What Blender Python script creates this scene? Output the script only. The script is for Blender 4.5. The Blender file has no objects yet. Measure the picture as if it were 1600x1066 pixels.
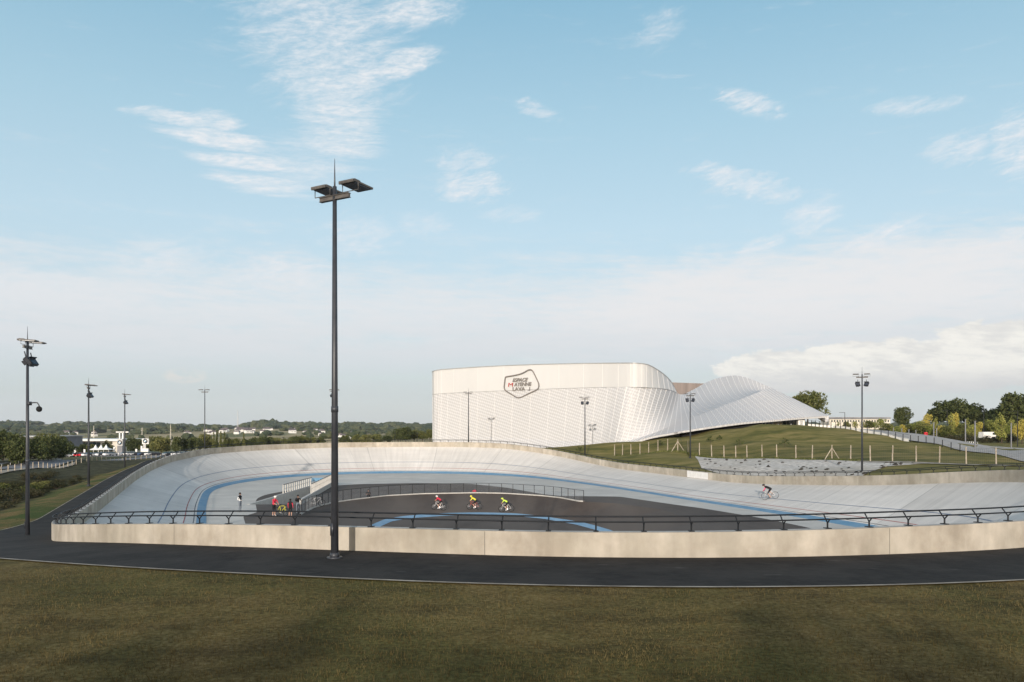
import bpy, bmesh, math, random
import numpy as np
from mathutils import Vector, Matrix
from mathutils.bvhtree import BVHTree
random.seed(7); RS = np.random.RandomState(7)
S = bpy.context.scene; C = S.collection
F = 1244.0; H = 7.7; HZ = 667.0
def PX(px, py, Y): return Vector(((px-800)/F*Y, Y, H-(py-HZ)*Y/F))
def Z0(px, py, z=0.0):
    Y = (H-z)*F/(py-HZ); return Vector(((px-800)/F*Y, Y, z))
# ------------------------------------------------------------------ camera
cam = bpy.data.objects.new('camera', bpy.data.cameras.new('camera')); C.objects.link(cam)
cam.location = (0, 0, H); cam.rotation_euler = (math.pi/2, 0, 0)
cam.data.lens = 36*F/1600; cam.data.sensor_width = 36; cam.data.shift_y = (HZ-533)/1600
cam.data.clip_start = 0.3; cam.data.clip_end = 20000; S.camera = cam
# ------------------------------------------------------------------ materials
def nodes(name):
    m = bpy.data.materials.new(name); m.use_nodes = True
    return m, m.node_tree.nodes, m.node_tree.links, m.node_tree.nodes['Principled BSDF']
def mat(name, c1, c2=None, scale=1.0, rough=0.8, bump=0.0, metal=0.0, detail=6, coord='Object', c3=None, scale3=0.1, spec=0.3, amt3=.6, lo=.35, hi=.65, stretch=None, spots=None, drips=0):
    m, N, L, b = nodes(name)
    b.inputs['Roughness'].default_value = rough; b.inputs['Metallic'].default_value = metal
    b.inputs['Specular IOR Level'].default_value = spec
    if c2 is None: b.inputs['Base Color'].default_value = (*c1, 1); return m
    tc = N.new('ShaderNodeTexCoord'); vec = tc.outputs[coord]
    if stretch:
        mp = N.new('ShaderNodeMapping'); mp.inputs['Scale'].default_value = stretch; L.new(vec, mp.inputs[0]); vec = mp.outputs[0]
    n = N.new('ShaderNodeTexNoise'); n.inputs['Scale'].default_value = scale; n.inputs['Detail'].default_value = detail; n.inputs['Roughness'].default_value = .62
    L.new(vec, n.inputs['Vector'])
    r = N.new('ShaderNodeValToRGB'); r.color_ramp.elements[0].position = lo; r.color_ramp.elements[1].position = hi
    r.color_ramp.elements[0].color = (*c1, 1); r.color_ramp.elements[1].color = (*c2, 1)
    L.new(n.outputs['Fac'], r.inputs[0]); out = r.outputs[0]
    if c3:
        n3 = N.new('ShaderNodeTexNoise'); n3.inputs['Scale'].default_value = scale3; n3.inputs['Detail'].default_value = 5
        L.new(vec, n3.inputs['Vector'])
        r3 = N.new('ShaderNodeMapRange'); r3.inputs[1].default_value = .42; r3.inputs[2].default_value = .62; r3.inputs[4].default_value = amt3
        L.new(n3.outputs['Fac'], r3.inputs[0])
        mx = N.new('ShaderNodeMix'); mx.data_type = 'RGBA'; L.new(r3.outputs[0], mx.inputs[0]); L.new(out, mx.inputs[6]); mx.inputs[7].default_value = (*c3, 1)
        out = mx.outputs[2]
    if spots:
        n4 = N.new('ShaderNodeTexNoise'); n4.inputs['Scale'].default_value = 1.5; n4.inputs['Detail'].default_value = 6; mp4 = N.new('ShaderNodeMapping'); mp4.inputs['Scale'].default_value = (.55,1.5,1); L.new(vec, mp4.inputs[0]); L.new(mp4.outputs[0], n4.inputs['Vector'])
        r4 = N.new('ShaderNodeMapRange'); r4.inputs[1].default_value = .66; r4.inputs[2].default_value = .74; r4.inputs[4].default_value = .55; L.new(n4.outputs['Fac'], r4.inputs[0])
        m4 = N.new('ShaderNodeMix'); m4.data_type = 'RGBA'; L.new(r4.outputs[0], m4.inputs[0]); L.new(out, m4.inputs[6]); m4.inputs[7].default_value = (*spots, 1); out = m4.outputs[2]
    if drips:
        n5 = N.new('ShaderNodeTexNoise'); n5.inputs['Scale'].default_value = 2.2; n5.inputs['Detail'].default_value = 6; mp5 = N.new('ShaderNodeMapping'); mp5.inputs['Scale'].default_value = (.9,.9,.14); L.new(vec, mp5.inputs[0]); L.new(mp5.outputs[0], n5.inputs['Vector'])
        r5 = N.new('ShaderNodeMapRange'); r5.inputs[1].default_value = .38; r5.inputs[2].default_value = .62; r5.inputs[3].default_value = 1-drips; r5.inputs[4].default_value = 1+drips*.4; L.new(n5.outputs['Fac'], r5.inputs[0])
        m5 = N.new('ShaderNodeMix'); m5.data_type = 'RGBA'; m5.blend_type = 'MULTIPLY'; m5.inputs[0].default_value = 1; L.new(out, m5.inputs[6]); L.new(r5.outputs[0], m5.inputs[7]); out = m5.outputs[2]
    L.new(out, b.inputs['Base Color'])
    if bump:
        bp = N.new('ShaderNodeBump'); bp.inputs['Strength'].default_value = bump; bp.inputs['Distance'].default_value = .05
        L.new(n.outputs['Fac'], bp.inputs['Height']); L.new(bp.outputs[0], b.inputs['Normal'])
    return m
def leafmat(name, cols, var=.5):
    m, N, L, b = nodes(name); b.inputs['Roughness'].default_value = .65; b.inputs['Specular IOR Level'].default_value = .2
    oi = N.new('ShaderNodeObjectInfo'); ge = N.new('ShaderNodeNewGeometry'); tc = N.new('ShaderNodeTexCoord')
    n = N.new('ShaderNodeTexNoise'); n.inputs['Scale'].default_value = .45; n.inputs['Detail'].default_value = 3; L.new(tc.outputs['Object'], n.inputs[0])
    a = N.new('ShaderNodeMath'); a.operation = 'MULTIPLY_ADD'; a.inputs[1].default_value = .5; L.new(ge.outputs['Random Per Island'], a.inputs[0]); L.new(n.outputs['Fac'], a.inputs[2])
    a2 = N.new('ShaderNodeMath'); a2.operation = 'MULTIPLY_ADD'; a2.inputs[1].default_value = var; L.new(oi.outputs['Random'], a2.inputs[0]); L.new(a.outputs[0], a2.inputs[2])
    a3 = N.new('ShaderNodeMath'); a3.operation = 'SUBTRACT'; a3.inputs[1].default_value = .35; L.new(a2.outputs[0], a3.inputs[0])
    r = N.new('ShaderNodeValToRGB'); e = r.color_ramp.elements
    e[0].position = 0; e[1].position = 1; e[0].color = (*cols[0], 1); e[1].color = (*cols[-1], 1)
    for i, c in enumerate(cols[1:-1]):
        q = e.new((i+1)/(len(cols)-1)); q.color = (*c, 1)
    L.new(a3.outputs[0], r.inputs[0]); L.new(r.outputs[0], b.inputs['Base Color'])
    tr = N.new('ShaderNodeBsdfTranslucent'); L.new(r.outputs[0], tr.inputs[0]); ms = N.new('ShaderNodeMixShader'); ms.inputs[0].default_value = .25
    L.new(b.outputs[0], ms.inputs[1]); L.new(tr.outputs[0], ms.inputs[2]); L.new(ms.outputs[0], N['Material Output'].inputs[0])
    return m
M = {}
M['asphalt'] = mat('asphalt', (.007,.006,.0052), (.019,.0162,.014), 2.6, .95, .4, c3=(.038,.033,.029), scale3=.5, amt3=.55, spots=(.10,.092,.085))
M['asphalt_in'] = mat('infield_asphalt', (.066,.049,.039), (.092,.071,.057), .5, .8, .1, c3=(.125,.101,.083), scale3=.13, amt3=.8, stretch=(1,.35,1))
M['wallc'] = mat('wall_concrete', (.34,.295,.235), (.53,.475,.395), .7, .85, .2, c3=(.29,.262,.205), scale3=.45, amt3=.5, drips=.10, stretch=(1,1,.8))
M['coping'] = mat('coping_concrete', (.42,.40,.37), (.52,.50,.46), 2, .8)
M['dark'] = mat('dark_paint', (.010,.011,.013), (.015,.016,.018), 3, .6, spec=.3)
M['pole'] = mat('pole_paint', (.028,.030,.036), (.045,.048,.056), 2, .42, spec=.5)
M['lampm'] = mat('lamp_casting', (.075,.068,.064), (.12,.108,.098), 4, .5, spec=.4)
M['lampd'] = mat('lamp_glass', (.035,.04,.055), (.06,.065,.08), 6, .25, spec=.6)
M['galv'] = mat('galvanised', (.30,.30,.30), (.42,.42,.42), 3, .5, metal=.3)
M['wood'] = mat('chestnut_wood', (.34,.28,.21), (.50,.43,.34), 3, .9)
M['blue'] = mat('blue_paint', (.105,.225,.345), (.145,.275,.40), 1.2, .7, c3=(.19,.29,.38), scale3=.3)
M['blue2'] = mat('pale_blue_paint', (.17,.30,.43), (.23,.36,.49), 1.2, .7)
M['blackline'] = mat('black_line_paint', (.06,.06,.07)); M['redline'] = mat('red_line_paint', (.35,.09,.08)); M['stayer'] = mat('stayer_line_paint', (.15,.19,.27))
M['white'] = mat('white_paint', (.70,.68,.64), (.80,.78,.75), 2, .6)
M['apron'] = mat('apron_concrete', (.48,.455,.41), (.58,.55,.50), .35, .85, c3=(.42,.40,.37), scale3=.12, amt3=.5)
M['edging'] = mat('concrete_edging', (.20,.17,.13), (.42,.37,.30), 1.2, .9)
M['gravel'] = mat('pale_gravel', (.36,.325,.285), (.72,.665,.60), 1.9, .95, .5, c3=(.42,.36,.28), scale3=.09)
M['rock'] = mat('dark_stone', (.03,.03,.025), (.07,.06,.05), 3)
M['roadg'] = mat('grey_paving', (.29,.27,.25), (.42,.395,.365), 2, .85)
M['glass'] = mat('dark_glass', (.02,.03,.035), (.05,.07,.07), .4, .12, spec=.6)
M['black'] = mat('black_and_shade', (.012,.012,.012))  # own black of small parts; paints shade in tunnel mouth and under eave
M['red'] = mat('red_paint', (.55,.03,.04)); M['cream'] = mat('cream_render', (.55,.50,.42), (.68,.63,.55), .6)
M['roofg'] = mat('grey_roof', (.16,.16,.17), (.23,.23,.24), .3); M['roofr'] = mat('slate_roof', (.10,.09,.10), (.17,.13,.12), .5)
M['brown'] = mat('rear_roof_metal', (.20,.165,.15), (.27,.225,.205), .15, .5, coord='Object', stretch=(6,.2,.2))
M['skin'] = mat('skin', (.50,.29,.21)); M['hair'] = mat('hair', (.02,.015,.012)); M['rubber'] = mat('rubber', (.015,.015,.015))
M['grey'] = mat('grey_cloth', (.16,.18,.21)); M['blackc'] = mat('black_cloth', (.012,.012,.014)); M['redc'] = mat('red_jersey', (.60,.035,.07)); M['pinkc'] = mat('pink_jersey', (.75,.10,.20))
M['yel'] = mat('yellow_jersey', (.80,.72,.06)); M['lime'] = mat('lime_jersey', (.62,.80,.10)); M['whitec'] = mat('white_cloth', (.75,.75,.73)); M['steel'] = mat('steel', (.45,.45,.46), rough=.35, metal=.6)
M['bark'] = mat('bark', (.05,.035,.025), (.10,.075,.05), 2, .95)
M['leaf_dark'] = leafmat('dark_leaves', [(.026,.036,.012), (.058,.074,.023), (.125,.135,.046)])
M['leaf_mid'] = leafmat('green_leaves', [(.040,.050,.014), (.085,.100,.028), (.215,.205,.065)])
M['leaf_yel'] = leafmat('yellow_green_leaves', [(.10,.13,.03), (.20,.22,.05), (.38,.36,.10)], .45)
M['leaf_gold'] = leafmat('golden_leaves', [(.26,.22,.05), (.46,.38,.08), (.55,.46,.13)], .3)
M['leaf_brown'] = leafmat('dry_shrub_leaves', [(.020,.025,.010), (.042,.045,.019), (.095,.082,.042)])
M['far_wood'] = leafmat('far_leaves', [(.035,.050,.028), (.065,.080,.038), (.13,.13,.06)], .2)
def grass_mat(name, near=True):
    m, N, L, b = nodes(name); b.inputs['Roughness'].default_value = .95; b.inputs['Specular IOR Level'].default_value = .1
    tc = N.new('ShaderNodeTexCoord')
    def noise(s, d=5, st=None):
        n = N.new('ShaderNodeTexNoise'); n.inputs['Scale'].default_value = s; n.inputs['Detail'].default_value = d; n.inputs['Roughness'].default_value = .65
        v = tc.outputs['Object']
        if st:
            mp = N.new('ShaderNodeMapping'); mp.inputs['Scale'].default_value = st; L.new(v, mp.inputs[0]); v = mp.outputs[0]
        L.new(v, n.inputs['Vector']); return n.outputs['Fac']
    def ramp(f, stops):
        r = N.new('ShaderNodeValToRGB'); e = r.color_ramp.elements
        e[0].position = stops[0][0]; e[0].color = (*stops[0][1], 1); e[1].position = stops[-1][0]; e[1].color = (*stops[-1][1], 1)
        for p, c in stops[1:-1]: q = e.new(p); q.color = (*c, 1)
        L.new(f, r.inputs[0]); return r.outputs[0]
    def mix(f, a, bb):
        x = N.new('ShaderNodeMix'); x.data_type = 'RGBA'; L.new(f, x.inputs[0]); L.new(a, x.inputs[6]); L.new(bb, x.inputs[7]); return x.outputs[2]
    def mr(f, a, bb, c=0, d=1):
        x = N.new('ShaderNodeMapRange'); x.inputs[1].default_value = a; x.inputs[2].default_value = bb; x.inputs[3].default_value = c; x.inputs[4].default_value = d; L.new(f, x.inputs[0]); return x.outputs[0]
    fine = noise(9, 8)
    dry = ramp(fine, [(.3, (.075,.049,.017)), (.5, (.16,.112,.041)), (.7, (.28,.208,.092))])
    green = ramp(fine, [(.3, (.046,.038,.011)), (.5, (.098,.083,.025)), (.7, (.165,.14,.048))])
    patch = ramp(noise(.9, 9, (.5,1,1)), [(.36, (.62,.62,.62)), (.5, (.95,.95,.95)), (.66, (1.2,1.2,1.2))])
    near_c = mix(mr(noise(.22, 6, (1,.6,1)), .38, .60), dry, green)
    pm_ = N.new('ShaderNodeMix'); pm_.data_type = 'RGBA'; pm_.blend_type = 'MULTIPLY'; pm_.inputs[0].default_value = 1; L.new(near_c, pm_.inputs[6]); L.new(patch, pm_.inputs[7]); near_c = pm_.outputs[2]
    # colour by where it grows: position on the ground
    sp = N.new('ShaderNodeSeparateXYZ'); L.new(tc.outputs['Object'], sp.inputs[0])
    # far country: fields of stubble and pasture
    fld = ramp(noise(.006, 3, (1,.25,1)), [(.38, (.11,.12,.045)), (.46, (.24,.20,.10)), (.55, (.42,.33,.19)), (.63, (.16,.16,.07))])
    far = mr(sp.outputs['Y'], 190, 380)
    lush = mix(mr(noise(.35, 7), .42, .60), ramp(fine, [(.3, (.028,.040,.010)), (.5, (.052,.074,.016)), (.7, (.085,.11,.03))]), dry)
    wild = ramp(noise(.9, 8), [(.35, (.022,.024,.011)), (.5, (.050,.046,.022)), (.62, (.085,.078,.036)), (.75, (.15,.125,.07))])
    lx = N.new('ShaderNodeMath'); lx.operation = 'MULTIPLY_ADD'; L.new(sp.outputs['Y'], lx.inputs[0]); lx.inputs[1].default_value = .36; L.new(sp.outputs['X'], lx.inputs[2])  # X+.36Y : left of the track
    nn = N.new('ShaderNodeMath'); nn.operation = 'MULTIPLY_ADD'; L.new(noise(.12, 4), nn.inputs[0]); nn.inputs[1].default_value = 7; L.new(lx.outputs[0], nn.inputs[2])
    leftm = mr(nn.outputs[0], -12.6, -14); yg = mr(sp.outputs['Y'], 27, 33)
    ml = N.new('ShaderNodeMath'); ml.operation = 'MULTIPLY'; L.new(leftm, ml.inputs[0]); L.new(yg, ml.inputs[1])
    vl = mr(sp.outputs['Y'], 30, 34)
    hillc = ramp(noise(.35, 6, (.4,1.2,1)), [(.35, (.085,.088,.026)), (.5, (.165,.145,.046)), (.66, (.27,.21,.085))])
    c = mix(mr(sp.outputs['Y'], 32, 36), near_c, hillc)
    lushm = N.new('ShaderNodeMath'); lushm.operation = 'MULTIPLY'
    L.new(mr(lx.outputs[0], 0, -3), lushm.inputs[0]); L.new(vl, lushm.inputs[1])
    c = mix(lushm.outputs[0], c, lush)
    c = mix(ml.outputs[0], c, wild)
    # right mound grass strip close to the track wall is lush
    c = mix(far, c, fld)
    L.new(c, b.inputs['Base Color'])
    bp = N.new('ShaderNodeBump'); bp.inputs['Strength'].default_value = .6; bp.inputs['Distance'].default_value = .06; L.new(fine, bp.inputs['Height']); L.new(bp.outputs[0], b.inputs['Normal'])
    return m
M['grass'] = grass_mat('grass')
def track_mat():
    m, N, L, b = nodes('track_concrete'); b.inputs['Roughness'].default_value = .75; b.inputs['Specular IOR Level'].default_value = .3
    uv = N.new('ShaderNodeUVMap'); sp = N.new('ShaderNodeSeparateXYZ'); L.new(uv.outputs[0], sp.inputs[0])
    def math_(op, a, bb=None, c=None):
        x = N.new('ShaderNodeMath'); x.operation = op
        for i, v in enumerate([a, bb, c]):
            if v is None: continue
            if isinstance(v, (int, float)): x.inputs[i].default_value = v
            else: L.new(v, x.inputs[i])
        return x.outputs[0]
    def noise(s, st, d=5):
        mp = N.new('ShaderNodeMapping'); mp.inputs['Scale'].default_value = st; L.new(uv.outputs[0], mp.inputs[0])
        n = N.new('ShaderNodeTexNoise'); n.inputs['Scale'].default_value = s; n.inputs['Detail'].default_value = d; L.new(mp.outputs[0], n.inputs[0]); return n.outputs['Fac']
    # slanted joint between poured bays about 6.4 m apart, with bay to bay tone
    u = math_('MULTIPLY_ADD', sp.outputs[1], .08, sp.outputs[0])
    bay = math_('DIVIDE', u, 9.6); fr = math_('FRACT', bay); bn = math_('FLOOR', bay)
    wn = N.new('ShaderNodeTexWhiteNoise'); wn.noise_dimensions = '1D'; L.new(bn, wn.inputs['W'])
    j = math_('LESS_THAN', fr, .014)
    tone = math_('MULTIPLY_ADD', wn.outputs['Value'], .13, .935)
    bayf = math_('FRACT', math_('MULTIPLY', bay, 4)); strip = math_('MULTIPLY', math_('LESS_THAN', bayf, .03), .10)
    big = noise(.10, (1,1.6,1)); streak = noise(.7, (.12,1.5,1)); brush = noise(1.2, (1.4,.16,1), 7)
    v = math_('MULTIPLY', tone, math_('MULTIPLY_ADD', big, .42, .78)); v = math_('MULTIPLY', v, math_('MULTIPLY_ADD', streak, .26, .87)); v = math_('MULTIPLY', v, math_('MULTIPLY_ADD', brush, .42, .79))
    v = math_('MULTIPLY', v, math_('SUBTRACT', 1, math_('MULTIPLY', j, .16))); v = math_('MULTIPLY', v, math_('SUBTRACT', 1, strip))
    sc = N.new('ShaderNodeVectorMath'); sc.operation = 'SCALE'; sc.inputs[0].default_value = (.60,.57,.53); L.new(v, sc.inputs[3])
    L.new(sc.outputs[0], b.inputs['Base Color'])
    return m
M['track'] = track_mat()
def skin_mat():
    m, N, L, b = nodes('white_metal_mesh'); b.inputs['Roughness'].default_value = .55; b.inputs['Specular IOR Level'].default_value = .35
    uv = N.new('ShaderNodeUVMap'); mp = N.new('ShaderNodeMapping'); mp.inputs['Rotation'].default_value = (0,0,math.radians(17)); L.new(uv.outputs[0], mp.inputs[0])
    w = N.new('ShaderNodeTexWave'); w.bands_direction = 'Y'; w.inputs['Scale'].default_value = .50; w.inputs['Distortion'].default_value = 1.6; w.inputs['Detail'].default_value = 3; w.inputs['Detail Scale'].default_value = 2.2; L.new(mp.outputs[0], w.inputs[0])
    w2 = N.new('ShaderNodeTexWave'); w2.bands_direction = 'X'; w2.inputs['Scale'].default_value = .62; w2.inputs['Distortion'].default_value = .3; L.new(mp.outputs[0], w2.inputs[0])
    n = N.new('ShaderNodeTexNoise'); n.inputs['Scale'].default_value = .12; n.inputs['Detail'].default_value = 4; L.new(uv.outputs[0], n.inputs[0])
    a = N.new('ShaderNodeMath'); a.operation = 'MULTIPLY_ADD'; a.inputs[1].default_value = .6; L.new(w.outputs['Fac'], a.inputs[0])
    a2 = N.new('ShaderNodeMath'); a2.operation = 'MULTIPLY'; a2.inputs[1].default_value = .45; L.new(w2.outputs['Fac'], a2.inputs[0]); L.new(a2.outputs[0], a.inputs[2])
    r = N.new('ShaderNodeValToRGB'); r.color_ramp.elements[0].position = .2; r.color_ramp.elements[1].position = .9
    r.color_ramp.elements[0].color = (.44,.43,.43,1); r.color_ramp.elements[1].color = (.57,.565,.565,1)
    L.new(a.outputs[0], r.inputs[0])
    mx = N.new('ShaderNodeMix'); mx.data_type = 'RGBA'; mx.blend_type = 'MULTIPLY'; mx.inputs[0].default_value = .5
    r2 = N.new('ShaderNodeMapRange'); r2.inputs[3].default_value = .85; r2.inputs[4].default_value = 1.05; L.new(n.outputs['Fac'], r2.inputs[0])
    L.new(r.outputs[0], mx.inputs[6]); L.new(r2.outputs[0], mx.inputs[7]); L.new(mx.outputs[2], b.inputs['Base Color'])
    return m
M['mesh'] = skin_mat(); M['capm'] = mat('smooth_white_panel', (.53,.525,.52), (.58,.575,.57), .1, .5, coord='Object', stretch=(1,1,.3))
M['seam'] = mat('white_seam', (.70,.69,.68))
# ------------------------------------------------------------------ mesh helpers
class MB:
    def __init__(s): s.v = []; s.f = []; s.mi = []; s.uv = None
    def add(s, vs, fs, mi=0):
        o = len(s.v); s.v += [tuple(v) for v in vs]; s.f += [tuple(i+o for i in f) for f in fs]; s.mi += [mi]*len(fs); return s
    def box(s, c, d, rot=None, mi=0):
        x, y, z = d[0]/2, d[1]/2, d[2]/2
        vs = [Vector((a*x, b*y, e*z)) for a in (-1,1) for b in (-1,1) for e in (-1,1)]
        if rot is not None: vs = [rot @ v for v in vs]
        c = Vector(c); return s.add([v+c for v in vs], [(0,1,3,2),(4,6,7,5),(0,4,5,1),(2,3,7,6),(0,2,6,4),(1,5,7,3)], mi)
    def tube(s, a, b, r0, r1=None, n=8, mi=0, caps=True):
        a = Vector(a); b = Vector(b); r1 = r0 if r1 is None else r1
        d = (b-a).normalized(); u = d.orthogonal().normalized(); w = d.cross(u)
        vs = []
        for p, r in ((a, r0), (b, r1)):
            for i in range(n):
                t = 2*math.pi*i/n; vs.append(p+(u*math.cos(t)+w*math.sin(t))*r)
        fs = [(i, (i+1)%n, n+(i+1)%n, n+i) for i in range(n)]
        if caps: fs += [tuple(range(n))[::-1], tuple(range(n, 2*n))]
        return s.add(vs, fs, mi)
    def path(s, pts, r, n=6, closed=False, mi=0):
        pts = [Vector(p) for p in pts]; m = len(pts); vs = []
        for i, p in enumerate(pts):
            a = pts[(i-1) % m] if (closed or i) else p; b = pts[(i+1) % m] if (closed or i < m-1) else p
            d = (b-a).normalized(); up = Vector((0,0,1)) if abs(d.z) < .95 else Vector((1,0,0)); u = d.cross(up).normalized(); w = u.cross(d)
            for k in range(n):
                t = 2*math.pi*(k+.5)/n; vs.append(p+(u*math.cos(t)+w*math.sin(t))*r)
        fs = []
        for i in range(m if closed else m-1):
            j = (i+1) % m
            for k in range(n): fs.append((i*n+k, i*n+(k+1)%n, j*n+(k+1)%n, j*n+k))
        return s.add(vs, fs, mi)
    def ell(s, c, r, rot=None, nu=10, nv=7, mi=0):
        vs = [Vector((0,0,r[2]))]; c = Vector(c)
        for j in range(1, nv):
            t = math.pi*j/nv
            for i in range(nu): p = 2*math.pi*i/nu; vs.append(Vector((r[0]*math.sin(t)*math.cos(p), r[1]*math.sin(t)*math.sin(p), r[2]*math.cos(t))))
        vs.append(Vector((0,0,-r[2])))
        if rot is not None: vs = [rot @ v for v in vs]
        fs = [(0, 1+i, 1+(i+1)%nu) for i in range(nu)]
        for j in range(nv-2):
            for i in range(nu): a = 1+j*nu+i; b = 1+j*nu+(i+1)%nu; fs.append((a, a+nu, b+nu, b))
        e = 1+(nv-2)*nu; L_ = len(vs)-1
        fs += [(L_, e+(i+1)%nu, e+i) for i in range(nu)]
        return s.add([v+c for v in vs], fs, mi)
    def grid(s, rows, mi=0, closed=False):
        m = len(rows); n = len(rows[0]); fs = []
        for i in range(m-1):
            for j in range(n if closed else n-1):
                k = (j+1) % n; fs.append((i*n+j, i*n+k, (i+1)*n+k, (i+1)*n+j))
        return s.add([v for r in rows for v in r], fs, mi)
    def mesh(s, name, mats, smooth=False):
        me = bpy.data.meshes.new(name); me.from_pydata(s.v, [], s.f); 
        for m in (mats if isinstance(mats, (list, tuple)) else [mats]): me.materials.append(m)
        if any(s.mi): me.polygons.foreach_set('material_index', s.mi)
        if smooth: me.polygons.foreach_set('use_smooth', [True]*len(me.polygons))
        if s.uv:
            l = me.uv_layers.new(name='UVMap')
            vi = np.zeros(len(me.loops), dtype=np.int32); me.loops.foreach_get('vertex_index', vi)
            l.data.foreach_set('uv', np.array(s.uv, dtype=np.float32)[vi].ravel())
        me.update(); return me
    def build(s, name, mats, parent=None, smooth=False, bevel=0):
        o = bpy.data.objects.new(name, s.mesh(name, mats, smooth)); C.objects.link(o); o.parent = parent
        if bevel: b = o.modifiers.new('bevel', 'BEVEL'); b.width = bevel; b.segments = 2
        return o
def recalc(o):
    bm = bmesh.new(); bm.from_mesh(o.data); bmesh.ops.recalc_face_normals(bm, faces=bm.faces); bm.to_mesh(o.data); bm.free()
def tag(o, label=None, cat=None, group=None, kind=None):
    for k, v in (('label', label), ('category', cat), ('group', group), ('kind', kind)):
        if v: o[k] = v
    return o
def thing(name, label, cat, loc=(0,0,0), rz=0, group=None):
    o = bpy.data.objects.new(name, None); C.objects.link(o); o.location = loc; o.rotation_euler = (0,0,rz); o.empty_display_size = .3
    return tag(o, label, cat, group)
def dup(root, loc=None, rz=None, label=None, scale=None, name=None):
    def cp(o, par):
        c = o.copy(); C.objects.link(c); c.parent = par
        for ch in [k for k in bpy.data.objects if k.parent == o]: cp(ch, c)
        return c
    r = cp(root, None)
    if loc is not None: r.location = loc
    if rz is not None: r.rotation_euler = (0,0,rz)
    if scale is not None: r.scale = scale if hasattr(scale, '__len__') else (scale,)*3
    if label: r['label'] = label
    return r
def struct(name, mb, m, smooth=False): return tag(mb.build(name, m, None, smooth), kind='structure')
ORD = ['first','second','third','fourth','fifth','sixth','seventh','eighth','ninth','tenth','eleventh','twelfth','thirteenth','fourteenth','fifteenth','sixteenth','seventeenth','eighteenth','nineteenth','twentieth','twenty-first','twenty-second','twenty-third','twenty-fourth','twenty-fifth','twenty-sixth','twenty-seventh','twenty-eighth','twenty-ninth','thirtieth','thirty-first','thirty-second','thirty-third','thirty-fourth','thirty-fifth','thirty-sixth','thirty-seventh','thirty-eighth','thirty-ninth','fortieth','forty-first','forty-second','forty-third','forty-fourth','forty-fifth','forty-sixth','forty-seventh','forty-eighth','forty-ninth','fiftieth']
def sm(a, b, x): t = np.clip((x-a)/(b-a), 0, 1); return t*t*(3-2*t)
# ------------------------------------------------------------------ the track in plan
ctrl = [(-25.3,63.9),(-28.9,73),(-33.6,86),(-36.6,95),(-38,103),(-37.8,112),(-35.6,120.5),(-31.5,127),(-25.5,131),(-18,132.6),(-9,131.3),(-1.2,126.3),(4.5,119.4),(9.1,110.2),(13.2,100.5),(17,90),(20.5,80.3),(23.6,72),(27,61.5),
        (28.8,51.5),(26,42.9),(21.3,36.8),(15.6,32.6),(10.3,30.4),(4.5,29.6),(-1.3,30.4),(-7,32.7),(-12.6,36.3),(-17,42.3),(-20.8,51.5)]
def closed_curve(pts, n, smooth_it=10):
    P = np.array(pts, float); m = len(P); out = []
    for i in range(m):
        p0, p1, p2, p3 = P[i-1], P[i], P[(i+1)%m], P[(i+2)%m]
        for t in np.linspace(0, 1, 24, endpoint=False):
            out.append(.5*((2*p1)+(-p0+p2)*t+(2*p0-5*p1+4*p2-p3)*t*t+(-p0+3*p1-3*p2+p3)*t**3))
    Q = np.array(out); d = np.linalg.norm(np.roll(Q, -1, 0)-Q, axis=1); s = np.concatenate([[0], np.cumsum(d)]); Qc = np.vstack([Q, Q[:1]])
    u = np.linspace(0, s[-1], n, endpoint=False)
    R = np.stack([np.interp(u, s, Qc[:, k]) for k in range(2)], 1)
    for _ in range(smooth_it): R = .25*np.roll(R, 1, 0)+.5*R+.25*np.roll(R, -1, 0)
    return R, s[-1]
NS = 720
PI_, LEN = closed_curve(ctrl, NS, 220)
tan = np.roll(PI_, -1, 0)-np.roll(PI_, 1, 0); tan /= np.linalg.norm(tan, axis=1)[:, None]
nor = np.stack([-tan[:, 1], tan[:, 0]], 1)
cen = PI_.mean(0)
if ((PI_-cen)*nor).sum() < 0: nor = -nor
for _ in range(20): nor = .25*np.roll(nor, 1, 0)+.5*nor+.25*np.roll(nor, -1, 0)
nor /= np.linalg.norm(nor, axis=1)[:, None]
WO = 6.7; WI = 6.38
PO = PI_+nor*WO
far_top = [(60,823),(71,818),(112.6,803),(131,791.5),(169,765),(206,739),(233,724),(263,712),(319,701),(400,695.5),(519,691.5),(660,690.7),(732,691),(791,693),(847,700),(884,706.5),(931,716.5),(974,724),(1050,732),(1112,738.5),(1147,742),(1198,744),(1260,744),(1350,743.5),(1419,741.5),(1489,737.5),(1600,733.5),(1640,732)]
near_top = [(60,820),(225,818.5),(400,820),(547,823.5),(650,826.5),(750,829),(860,832),(1009,832.5),(1200,830.5),(1250,829),(1419,823),(1600,815),(1640,813)]
near_base = [(60,846),(225,849.5),(350,854.5),(519,860),(750,868),(860,871),(1009,872.5),(1200,872),(1350,868.5),(1559,860),(1600,857.5),(1640,855)]
def interp(tab, x): return np.interp(x, [p[0] for p in tab], [p[1] for p in tab])
pxo = 800+F*PO[:, 0]/PO[:, 1]
facing = (nor*(-PO)).sum(1) > 0           # outer face towards the camera
ZT = np.where(facing, H-(interp(near_top, pxo)-HZ)*PO[:, 1]/F, H-(interp(far_top, pxo)-HZ)*PO[:, 1]/F)
ZG = np.where(facing, H-(interp(near_base, pxo)-HZ)*PO[:, 1]/F, ZT-.8)
ok = (pxo > 72) & (pxo < 1612)
idx = np.arange(NS)
def fill(Z, ok):
    i = idx[ok]; return np.interp(idx, np.concatenate([i-NS, i, i+NS]), np.tile(Z[ok], 3))
ZT = fill(ZT, ok); ZGn = fill(ZG, ok)
rightside = sm(5, 12, PO[:, 0])*sm(52, 62, PO[:, 1])*sm(135,122,PO[:,1])
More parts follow.
